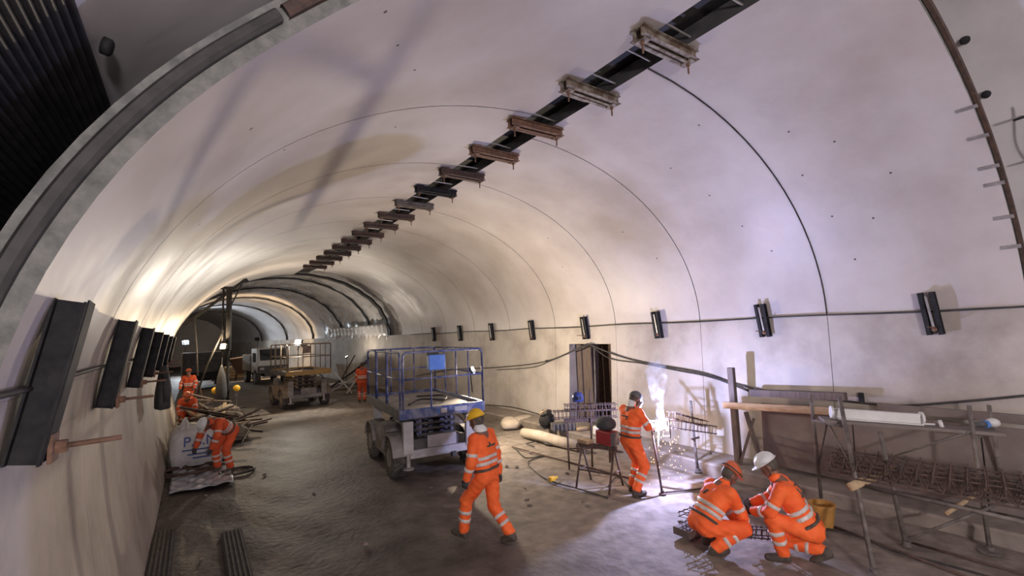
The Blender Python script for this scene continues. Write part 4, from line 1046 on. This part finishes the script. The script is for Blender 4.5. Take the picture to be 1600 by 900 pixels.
mb = MB(); mid0, mid1 = (pa+pb)/2, (pd+pe)/2; d_ = (mid1-mid0).normalized()
mb.beam(mid0-d_*.08, mid1+d_*.15, .30, .04); tag(mb.build('scaffold_plank', 'board', None, bevel=.004), 'grey scaffold plank lying on top of the right trestle', 'plank')
bar('trestle_ledger', 'horizontal scaffold tube under the near end of the trestle plank', pa+V((0, 0, -.05)), pb+V((0, 0, -.05)))
bar('trestle_ledger', 'horizontal scaffold tube under the far right end of the plank', pd+V((0, 0, -.05)), pe+V((0, 0, -.05)))
bar('trestle_brace', 'left short slanting brace under the trestle plank', pb.lerp(pa, .45)+V((0, 0, -.05)), along('b', 730), .014)
bar('trestle_brace', 'right short slanting brace under the trestle plank', pb.lerp(pa, .5)+V((0, 0, -.05)), along('a', 735), .014)
bar('trestle_brace', 'long diagonal scaffold tube rising to the right end of the plank', at(1395, 712, 1, 2.5), pd+V((0, 0, .02)), .016)
bar('trestle_brace', 'low diagonal scaffold tube between the front posts', at(1420, 842, 1, 2.25), along('d', 792)+V((.1, -.25, .14)), .018)
# white aluminium beam and tools on the plank
q = mid0.lerp(mid1, .03)+V((0, 0, .02)); q2 = mid0.lerp(mid1, .63)+V((0, 0, .02))
T = thing('aluminium_beam', 'long pale aluminium beam lying on the trestle plank', 'beam', tuple(q)); d2 = q2-q
MB().beam(V((0, 0, .075)), d2+V((0, 0, .075)), .05, .11).build('web', 'white', T, bevel=.004)
MB().beam(V((0, 0, .012)), d2+V((0, 0, .012)), .12, .015).build('flange', 'white', T); MB().beam(V((0, 0, .135)), d2+V((0, 0, .135)), .07, .012).build('flange', 'white', T)
for e_ in (V((0, 0, .085)), d2+V((0, 0, .085))): MB().lathe(e_-d2.normalized()*.012, [(.085, 0), (.085, .024)], 18, d2).build('end_plate', 'white', T)
MB().lathe(d2+V((0, 0, .085))+d2.normalized()*.012, [(.035, 0), (.035, .006)], 12, d2).build('end_hole', 'slot', T)
q3 = mid0.lerp(mid1, .75)+V((0, 0, .02)); T = thing('clamp_tool', 'pale hand tool lying on the plank beside the aluminium beam', 'tool', tuple(q3))
MB().lathe((0, 0, .03), [(.05, -.02), (.055, 0), (.05, .02)], 14, (.3, -1, .2)).build('head', 'white', T); MB().tube([(0, .06, .02), (-.1, .3, .015)], .012, 7).build('handle', 'white', T, smooth=True)
q4 = mid0.lerp(mid1, 1.0)+V((0.03, 0, .02)); T = thing('grinder', 'blue and white power tool at the right end of the plank', 'power tool', tuple(q4))
MB().tube([(-.12, .08, .06), (.02, 0, .06), (.10, -.05, .06)], [.032, .038, .045], 10).build('body', 'dust_d', T, smooth=True); MB().ball((.12, -.07, .075), .07, 12, 8, (1.2, 1, .8)).build('guard', 'white', T, smooth=True); MB().lathe((.05, -.02, .06), [(.047, -.03), (.047, .03)], 12, (.9, -.5, 0)).build('collar', 'blue_b', T)
# timber bearer and the lattice girders on it
tag(MB().tube([(2.40, 2.53, .79), (3.58, 2.46, .79)], .05, 10).build('timber_bearer', 'wood', None, smooth=True), 'round pale timber bearer under the lattice girders', 'timber')
gd = V((.10, -.995, 0)).normalized()
def lattice(label, p0, ln, w_=.16, h_=.17, n=18):
    p0 = V(p0); T = thing('lattice_girder', label, 'lattice girder', tuple(p0)); s_ = V((gd.y, -gd.x, 0)); s_ = -s_ if s_.x < 0 else s_
    for o in (s_*w_/2, -s_*w_/2, V((0, 0, h_))): MB().tube([o, o+gd*ln], .010, 6).build('chord', 'rust_d', T)
    st = ln/n
    for i in range(n):
        for sg in (-1, 1):
            a, b, c = s_*sg*w_/2+gd*st*i, V((0, 0, h_))+gd*st*(i+.5), s_*sg*w_/2+gd*st*(i+1)
            MB().tube([a, b, c], .007, 5).build('lacing', 'rust_d', T)
        MB().tube([V((0, 0, h_*.6))+gd*st*(i+.5)-s_*.10, V((0, 0, h_+.05))+gd*st*(i+.5)], .007, 5).build('hook', 'rust_d', T)
    return T
for i, lab in enumerate(('nearest', 'second', 'third', 'fourth')):
    lattice(lab+' rusty lattice girder laid across the trestle', (2.60+.20*i, 2.86+.04*i, .85), 2.5, .16, .16)
bar('trestle_ledger', 'near long scaffold tube carrying the lattice girders', at(1342, 757, 2, .76), at(1342, 757, 2, .76)+V((-.12, -1.75, 0)), .022)
bar('trestle_ledger', 'far long scaffold tube carrying the lattice girders', at(1400, 712, 2, .86), at(1640, 764, 2, .86), .02)
bar('timber_pole', 'pale wooden pole slanting across the girders at right edge', at(1478, 803, 1, 1.95), at(1612, 716, 1, 1.45), .024, 'wood', 'pole')

# ------------------------------------------------------------------ things on the floor by the right wall
def blob(name, label, c, size, m, cat, seed, rz=0, amp=.08):
    mb = MB().ball((0, 0, 0), 1.0, 20, 12); rn = random.Random(seed); ph = [rn.uniform(0, 6) for _ in range(6)]
    for i, p in enumerate(mb.v):
        f_ = 1+amp*(math.sin(3*p[0]+ph[0])*math.sin(4*p[1]+ph[1])+.6*math.sin(7*p[0]+5*p[2]+ph[2])*math.sin(6*p[1]+ph[3]))
        sgn = lambda v: math.copysign(abs(v)**.75, v)
        x, y, z = sgn(p[0])*size[0]*f_, sgn(p[1])*size[1]*f_, sgn(p[2])*size[2]*f_
        z = max(z, -size[2]*.75)
        mb.v[i] = (x*math.cos(rz)-y*math.sin(rz), x*math.sin(rz)+y*math.cos(rz), z)
    o = mb.build(name, m, None, smooth=True); o.location = V(c)+V((0, 0, size[2]*.74)); return tag(o, label, cat)
blob('cement_sack', 'pale cement sack lying by the wall, nearest the dark niche', at(822, 664, 2, .0)+V((.0, .2, 0)), (.48, .26, .14), 'sack', 'sack', 3, .3)
blob('cement_sack', 'pale cement sack behind the walking worker', at(797, 668, 2, .0), (.40, .28, .16), 'sack', 'sack', 5, 1.1)
a, b = at(818, 676, 2, .12), at(905, 697, 2, .12)
T = thing('fabric_roll', 'long dusty roll of fabric lying along the ledge', 'roll', tuple(a)); MB().tube([V((0, 0, 0)), (b-a)*.3+V((0, 0, .02)), (b-a)*.7, (b-a)], [.12, .13, .125, .115], 14).build('roll', 'sack', T, smooth=True); MB().lathe((b-a), [(.115, 0), (.10, .02), (.03, .022)], 14, b-a).build('roll_end', 'wood_d', T)
c = at(855, 668, 2, .2); T = thing('compressor', 'dark dirty motor lying by the wall left of the niche', 'motor', (c.x, c.y, .2))
MB().lathe((0, 0, .2), [(.10, -.24), (.17, -.2), (.19, 0), (.17, .2), (.08, .24)], 16, (.8, .6, 0)).build('drum', 'steel_dark', T, smooth=True); MB().box((.05, .05, .40), (.2, .2, .12)).build('motor_head', 'dust_d', T, bevel=.02); MB().box((0, 0, .02), (.46, .3, .04)).build('base_frame', 'dust_d', T); MB().tube([(-.2, 0, .3), (-.3, -.1, .42), (-.12, -.15, .5), (.05, 0, .46)], .02, 7).build('pipe', 'wood', T, smooth=True)
c = at(880, 672, 2, .2); T = thing('ribbed_crate', 'low dark ribbed crate beside the motor at the niche', 'crate', (c.x, c.y, .2))
MB().box((0, 0, .10), (.62, .26, .18), Matrix.Rotation(-.5, 3, 'Z')).build('body', 'dust_d', T, bevel=.015)
for i in range(6):
    q = Matrix.Rotation(-.5, 3, 'Z') @ V((-.26+.104*i, -.135, .10)); MB().box(q, (.03, .03, .17), Matrix.Rotation(-.5, 3, 'Z')).build('rib', 'dust', T)
tag(MB().tube([tuple(at(880, 672, 2, .25)+V((.3, -.2, 0))), tuple(at(925, 668, 2, .25))], .05, 9).build('timber_log', 'wood', None, smooth=True), 'short round timber lying at the foot of the niche', 'timber')
def coil(name, label, c, r, turns, m='cable', rr=.014, cat='cable', tail=None, sq=.9):
    pts = []; n = 18*turns
    for i in range(n+1):
        a = 2*math.pi*i/18; q = r*(1+.08*math.sin(i*.37)); pts.append((c[0]+q*math.cos(a), c[1]+q*sq*math.sin(a), rr+.010*(i/18)+.004*math.sin(i)))
    if tail: pts += [(p[0], p[1], rr) for p in tail]
    return tag(MB().tube(pts, rr, 6).build(name, m, None, smooth=True), label, cat)
coil('cable_coil', 'coiled black cable on the floor in front of the fabric roll', at(868, 692, 2, 0), .30, 5, tail=[at(840, 690, 2, 0), at(822, 694, 2, 0), at(835, 699, 2, 0)])
wire([tuple(at(*q, 2, .012)) for q in ((805, 700), (822, 715), (850, 712), (825, 722), (838, 738), (862, 752), (905, 764), (950, 778))], .012, 'floor_cable', 'thin black cable winding over the floor to the yellow plug')
wire([tuple(at(*q, 2, .012)) for q in ((950, 760), (965, 745), (985, 762), (1000, 776))], .012, 'floor_cable', 'black cable on the floor at the feet of the welder')
wire([tuple(at(*q, 2, .012)) for q in ((1288, 825), (1340, 838), (1400, 862), (1470, 880), (1560, 905))], .012, 'floor_cable', 'black cable running from the bucket to the lower right')
c = at(863, 752, 2, 0); T = thing('plug_box', 'yellow plug on the floor cable in front of the sawhorse', 'plug', tuple(c)); MB().box((0, 0, .045), (.12, .09, .08)).build('body', 'yellow', T, bevel=.015); MB().tube([(.05, 0, .05), (.12, 0, .05)], .025, 9).build('socket', 'yellow', T)
# scattered stones
for i in range(26):
    px = random.choice([random.uniform(790, 1100), random.uniform(300, 720), random.uniform(1300, 1580)]); py = random.uniform(690, 880)
    c = at(px, py, 2, 0)
    if not (-4.3 < c.x < 3.7): continue
    s_ = random.uniform(.015, .045); o = MB().ball((0, 0, 0), s_, 7, 5, (1.2, .9, .6)).build('stone', 'stone', None)
    o.location = (c.x, c.y, s_*.3); o.rotation_euler = (0, 0, i); tag(o, f'small loose stone on the {"floor between the lift and the left wall" if c.x < -.6 else "middle of the floor" if c.x < 1.6 else "floor near the right ledge"}', 'stone', 'loose stones on the floor')
# rubber tracks at bottom left
for i, (px, lab) in enumerate(((250, 'left'), (372, 'right'))):
    c = at(px, 885, 2, 0); T = thing('rubber_mat', lab+' dark ribbed rubber strip on the floor at lower left', 'strip', (c.x, c.y, 0))
    MB().box((0, 0, .012), (.26, 2.6, .025)).build('strip', 'glove', T)
    for j in range(5): MB().box((-.1+.05*j, 0, .03), (.018, 2.6, .02)).build('rib', 'boot', T)

# ------------------------------------------------------------------ left side: coat, bag, scrap, mast
hk_ = V((-4.60, 10.9, 2.42)); T = thing('hanging_coat', 'dark coat hanging from a bar on the left wall', 'coat', tuple(hk_))
mb = MB(); n = 18; lv = [(0, .035, .04), (-.08, .10, .07), (-.22, .17, .09), (-.45, .20, .11), (-.6, .22, .12), (-.76, .23, .12), (-.78, .20, .10)]
for z, a, b in lv:
    for j in range(n):
        t_ = 2*math.pi*j/n; wv = 1+.12*math.sin(5*t_+z*3)*min(1, -z*2); mb.v.append((b*math.cos(t_)*wv+.03, a*math.sin(t_)*wv*1.3, z))
for i in range(len(lv)-1):
    for j in range(n): a, b = i*n+j, i*n+(j+1) % n; mb.f.append((a, a+n, b+n, b))
mb.f += [tuple(range(n)), tuple(reversed(range((len(lv)-1)*n, len(lv)*n)))]
mb.build('cloth', 'glove', T, smooth=True)
for sg in (-1, 1): MB().tube([(.05, sg*.16, -.14), (.09, sg*.24, -.45), (.10, sg*.25, -.62)], [.06, .06, .045], 9).build('sleeve', 'glove', T, smooth=True)
bb = V((-4.0, 13.6, 0)); T = thing('bulk_bag', 'big white bulk bag with blue lettering by the left wall', 'bag', tuple(bb))
mb = MB(); n = 32; lv = [(0, .40), (.05, .50), (.3, .56), (.6, .55), (.78, .50), (.86, .42), (.90, .2), (.88, .02)]
for z, r in lv:
    for j in range(n):
        t_ = 2*math.pi*j/n; sq = 1/max(abs(math.cos(t_)), abs(math.sin(t_)))**.7; wv = 1+.035*math.sin(7*t_+z*9)+.02*math.sin(13*t_-z*14); mb.v.append((r*sq*math.cos(t_)*wv, r*sq*math.sin(t_)*wv, z+.03*math.sin(3*t_)))
for i in range(len(lv)-1):
    for j in range(n): a, b = i*n+j, i*n+(j+1) % n; mb.f.append((a, b, b+n, a+n))
mb.f += [tuple(reversed(range(n))), tuple(range((len(lv)-1)*n, len(lv)*n))]
mb.build('sack', 'bag', T, smooth=True)
for a in (.8, 2.4, 4.0, 5.5): MB().tube(spline([(.42*math.cos(a-.2), .42*math.sin(a-.2), .80), (.34*math.cos(a), .34*math.sin(a), 1.04), (.42*math.cos(a+.25), .42*math.sin(a+.25), .80)], 5), .03, 7).build('lifting_loop', 'bag', T, smooth=True)
def text(s_, size, m, parent, loc, rot, name='lettering', ext=.004):
    cu = bpy.data.curves.new(name, 'FONT'); cu.body = s_; cu.size = size; cu.align_x = 'CENTER'; cu.align_y = 'CENTER'; cu.extrude = ext
    o = bpy.data.objects.new(name, cu); COL.objects.link(o); bpy.context.view_layer.update()
    me = bpy.data.meshes.new_from_object(o.evaluated_get(bpy.context.evaluated_depsgraph_get())); bpy.data.objects.remove(o)
    me.materials.append(M[m]); o = bpy.data.objects.new(name, me); COL.objects.link(o); o.parent = parent; o.location = loc; o.rotation_euler = rot; return o
text('P.S.M', .30, 'bluetext', T, (.05, -.66, .62), (R(88), 0, R(3)), ext=.03)
for i, z in enumerate((.44, .34, .26)): MB().box((.02+.03*i, -.655, z), (.62-.14*i, .06, .02)).build('print_line', 'bluetext', T)
blob('plaster_sack', 'small white sack on top of the scrap by the left wall', (-4.1, 14.75, .05), (.26, .24, .42), 'bag', 'sack', 8)
blob('plaster_sack', 'pale knotted sack behind the big white bag', (-3.55, 14.9, .0), (.22, .2, .28), 'bag', 'sack', 9)
# wet plastic sheet on the floor
mb = MB(); nx, ny = 30, 22
for j in range(ny+1):
    for i in range(nx+1):
        x, y = -4.45+1.05*i/nx, 11.1+1.9*j/ny; mb.v.append((x, y, .035+.03*abs(math.sin(9*x+5*y)*math.sin(13*y-4*x))+.02*math.sin(21*x)*math.sin(17*y)))
for j in range(ny):
    for i in range(nx): a = j*(nx+1)+i; mb.f.append((a, a+1, a+nx+2, a+nx+1))
o = mb.build('plastic_sheet', 'poly', None, smooth=True); s_ = o.modifiers.new('t', 'SOLIDIFY'); s_.thickness = .004; tag(o, 'wet crumpled plastic sheet on the floor at the feet of the stooping worker', 'sheet')
for i, (cx, cy, rx) in enumerate(((-4.15, 12.75, .5), (-3.85, 13.0, .42))):
    coil('hose_coil', ['nearer', 'farther'][i]+' dark hose coil in front of the big white bag', (cx, cy, 0), rx, 4, 'rust_d', .035, 'hose')
coil('hose_coil', 'dark hose loop on the floor at the boots of the stooping worker', (-3.3, 12.0, 0), .33, 2, 'cable', .022, 'hose')
# scrap of bars, timbers
rn = random.Random(11)
MATN = {'rust_d': 'rusty', 'wood_d': 'dark wooden', 'steel_dark': 'black steel', 'tube': 'grey steel', 'wood': 'pale wooden', 'board': 'brown wooden'}
for i in range(80):
    y = rn.uniform(15.4, 21.3); x = rn.uniform(-4.35, -2.75); ln = rn.uniform(.6, 1.7); a = rn.uniform(0, math.pi); el = rn.uniform(-.2, .35); hz = .85*max(0.08, 1-abs(x+3.9)/.95)
    d = V((math.cos(a)*math.cos(el), math.sin(a)*math.cos(el), math.sin(el)))*ln/2; c = V((max(-4.42+abs(d.x), x), y, .04+hz*(i/80)+abs(d.z)))
    m_ = rn.choice(['rust_d', 'rust_d', 'wood_d', 'steel_dark', 'tube', 'wood', 'board'])
    mb = MB(); rd = rn.random() < .5
    if rd: mb.tube([c-d, c+d], rn.uniform(.015, .04), 7)
    else: mb.beam(c-d, c+d, rn.uniform(.05, .12), rn.uniform(.03, .06))
    tag(mb.build('scrap_bar', m_, None), f"{'long' if ln > 1.15 else 'short'} {MATN[m_]} {'round bar' if rd else 'flat piece'} {'tilted up' if abs(el) > .12 else 'lying flat'} in the {'near' if y < 17.3 else 'middle' if y < 19.3 else 'far'} part of the left scrap heap", 'scrap', 'scrap heap by the left wall')
for i in range(26):
    c = (rn.uniform(-4.0, -3.0), rn.uniform(15.6, 21), 0); s_ = rn.uniform(.15, .42)
    blob('rubble_lump', f"{'large' if s_ > .3 else 'small'} dark rubble lump in the {'near' if c[1] < 17.5 else 'middle' if c[1] < 19.3 else 'far'} part of the left heap, {'wall' if c[0] < -3.5 else 'aisle'} side", c, (s_, s_*.8, s_*.7), 'stone', 'rubble', i, amp=.2)['group'] = 'rubble by the left wall'
# tall mast with struts under the shell end
mbx, mby = -2.98, 21.8
T = thing('erection_mast', 'tall dark steel mast with slanting struts under the far shell end', 'mast', (mbx, mby, 0))
MB().tube([(0, 0, 0), (0, 0, 2.6)], .055, 10).build('lower_tube', 'mast', T, smooth=True)
MB().tube([(0, 0, 2.5), (0, 0, 4.95)], .10, 12).build('upper_tube', 'mast', T, smooth=True)
MB().tube([(-.22, 0, 1.2), (-.20, 0, 5.0)], .035, 8).build('side_tube', 'mast', T, smooth=True)
MB().beam((-.30, 0, 5.0), (.12, 0, 5.0), .14, .10).build('head_plate', 'mast', T)
MB().beam((-1.45, .3, 3.55), (.55, -.1, 5.35), .10, .10).build('arch_beam', 'mast', T)
MB().beam((.50, -.1, 5.25), (.62, -.1, 5.35), .16, .14).build('beam_end', 'mast', T)
MB().tube([(.02, 0, 4.2), (.45, 0, 5.2)], .03, 7).build('strut', 'mast', T)
MB().tube([(-1.15, .2, 3.8), (-1.05, 0, 2.6), (-1.0, 0, 1.6)], .035, 7).build('strut', 'mast', T)
MB().tube([(-.18, 0, 3.3), (-.72, 0, 1.9), (-1.0, 0, .9)], .035, 7).build('strut', 'mast', T)
MB().tube([(-.95, 0, 1.35), (-1.25, 0, .0)], .03, 7).build('strut', 'rust_d', T); MB().tube([(-.95, 0, 1.35), (-.72, 0, .0)], .03, 7).build('strut', 'rust_d', T)
MB().lathe((0, 0, 0), [(.2, 0), (.2, .02), (.06, .04)], 12).build('foot_plate', 'tube', T)
T = thing('hanging_bag', 'black bag hanging from the mast at left', 'bag', (mbx-.22, mby-.16, 1.9))
mb = MB().lathe((0, 0, -.75), [(.10, -.55), (.19, -.45), (.20, -.1), (.15, .35), (.05, .72), (.02, .8)], 14); mb.build('sack', 'glove', T, smooth=True); MB().tube([(0, 0, .0), (.02, .1, .35)], .012, 6).build('strap', 'cable', T)
for i, (dx, z, lab) in enumerate(((.30, 1.0, 'right'), (-.42, .98, 'left'))):
    T = thing('warning_lamp', f'round amber warning lamp on the {lab} of the mast', 'warning lamp', (mbx+dx, mby-.1, z)); MB().lathe((0, 0, 0), [(.02, -.06), (.12, -.05), (.13, 0), (.12, .05), (.02, .06)], 16, (0.2, -1, 0)).build('lens', 'yellow', T, smooth=True); MB().box((0, .05, -.2), (.12, .08, .22)).build('battery_box', 'dust_d', T); MB().tube([(0, .05, -.3), (0, .05, -z)], .015, 6).build('stand', 'tube', T)

# ------------------------------------------------------------------ far things
# X-crossed beams behind the yellow lift
bx_ = V((2.3, 24.6, 0)); k = 0
for i, (a, b, m_, s_) in enumerate((((-.9, 0, .1), (.9, .1, 1.0), 'dust_l', .08), ((-.6, -.2, 1.15), (.2, -.3, .05), 'white', .09), ((.75, -.2, 1.1), (-.05, -.3, .05), 'white', .09), ((-.8, .3, .3), (1.2, .4, 1.5), 'steel_dark', .10), ((-1.0, .2, .2), (1.0, 0, .25), 'wood_d', .12), ((-.9, .4, .5), (.9, .5, .55), 'white', .12), ((-1, .5, .35), (1, .3, .4), 'board', .12), ((-.3, .4, .4), (.6, .5, 1.9), 'rust_d', .06), ((-.2, .1, .7), (1.3, .3, 1.7), 'steel_dark', .06))):
    tag(MB().beam(bx_+V(a), bx_+V(b), s_, s_*.7).build('stacked_beam', m_, None), f'{ORD[i]} beam in the jumbled pile between the two lifts'.replace('nearest', 'first'), 'beam', 'beams piled between the lifts')
# white dumper
vx, vy = 0.2, 36.0; T = thing('dumper_truck', 'white cabbed site truck parked beyond the yellow lift', 'truck', (vx, vy, 0), R(6))
mb = MB(); prof = [(-1.0, .7), (-1.0, 1.5), (-.75, 2.35), (.9, 2.35), (.9, .7)]; n = len(prof)
mb.add([(-.95, p[0], p[1]) for p in prof]+[(.95, p[0], p[1]) for p in prof], [tuple(range(n)), tuple(reversed(range(n, 2*n)))]+[(i, i+n, (i+1) % n+n, (i+1) % n) for i in range(n)]); mb.build('cab', 'white', T, bevel=.05)
d_ = V((0, .25, .85)).normalized(); MB().beam((0, -.985, 1.55), (0, -.78, 2.27), 1.6, .03, (0, -1, .3)).build('windscreen', 'glass', T)
MB().box((0, -1.03, .95), (1.9, .1, .5)).build('bumper', 'dust_d', T, bevel=.03); MB().box((0, 2.3, 1.35), (2.0, 2.6, 1.1)).build('skip', 'dust', T, bevel=.04); MB().box((0, 1.2, .62), (1.1, 4.6, .25)).build('chassis', 'dust_d', T)
for sx in (-1, 1):
    for y in (-.35, 2.6): wheel(T, (sx*.85, y, .45), .45, .3, 'dust')
    MB().box((sx*.7, -1.09, 1.02), (.25, .03, .14)).build('headlight', 'dust_l', T); MB().box((sx*.955, .0, 1.75), (.02, .9, .6)).build('side_window', 'glass', T)
# dark truck far left
T = thing('dark_truck', 'dark machine with raised body deep in the tunnel at left', 'machine', (-3.6, 38, 0), R(3))
MB().box((0, 0, 1.5), (2.3, 2.2, 1.5)).build('body', 'dust_d', T, bevel=.08); MB().box((0, -.4, .7), (1.9, 2.8, .5)).build('chassis', 'steel_dark', T, bevel=.04)
for sx in (-1, 1):
    for y in (-1.1, 1.0): wheel(T, (sx*.95, y, .5), .5, .35, 'dust')
# hopper, pallets
T = thing('hopper', 'dark tilted hopper deep in the tunnel', 'hopper', (-.9, 41, 0)); mb = MB(); mb.add([(-1.1, -.8, 1.6), (1.3, -.8, 1.9), (1.3, .8, 1.9), (-1.1, .8, 1.6), (-.5, -.5, .45), (.5, -.5, .45), (.5, .5, .45), (-.5, .5, .45)], [(0, 1, 2, 3), (7, 6, 5, 4), (0, 4, 5, 1), (1, 5, 6, 2), (2, 6, 7, 3), (3, 7, 4, 0)]); mb.build('bowl', 'rust_d', T, bevel=.03)
for sx in (-.6, .6): MB().beam((sx, 0, 0), (sx*.8, 0, .7), .12, .12).build('leg', 'rust_d', T)
MB().beam((1.0, -.6, .0), (1.5, -.6, 1.7), .08, .08).build('prop', 'white', T)
for i in range(5):
    T = thing('pallet_stack', f'{ORD[i]} stack of pale timber packs deep in the tunnel'.replace('nearest', 'first'), 'pallet', (-2.6+.8*(i % 3), 43+1.3*(i//3)+.2*i, 0), .1*i, 'timber packs deep in the tunnel')
    for j in range(3+i % 2): MB().box((0, 0, .12+.24*j), (.75, .9, .2)).build('pack', 'wood', T, bevel=.01)
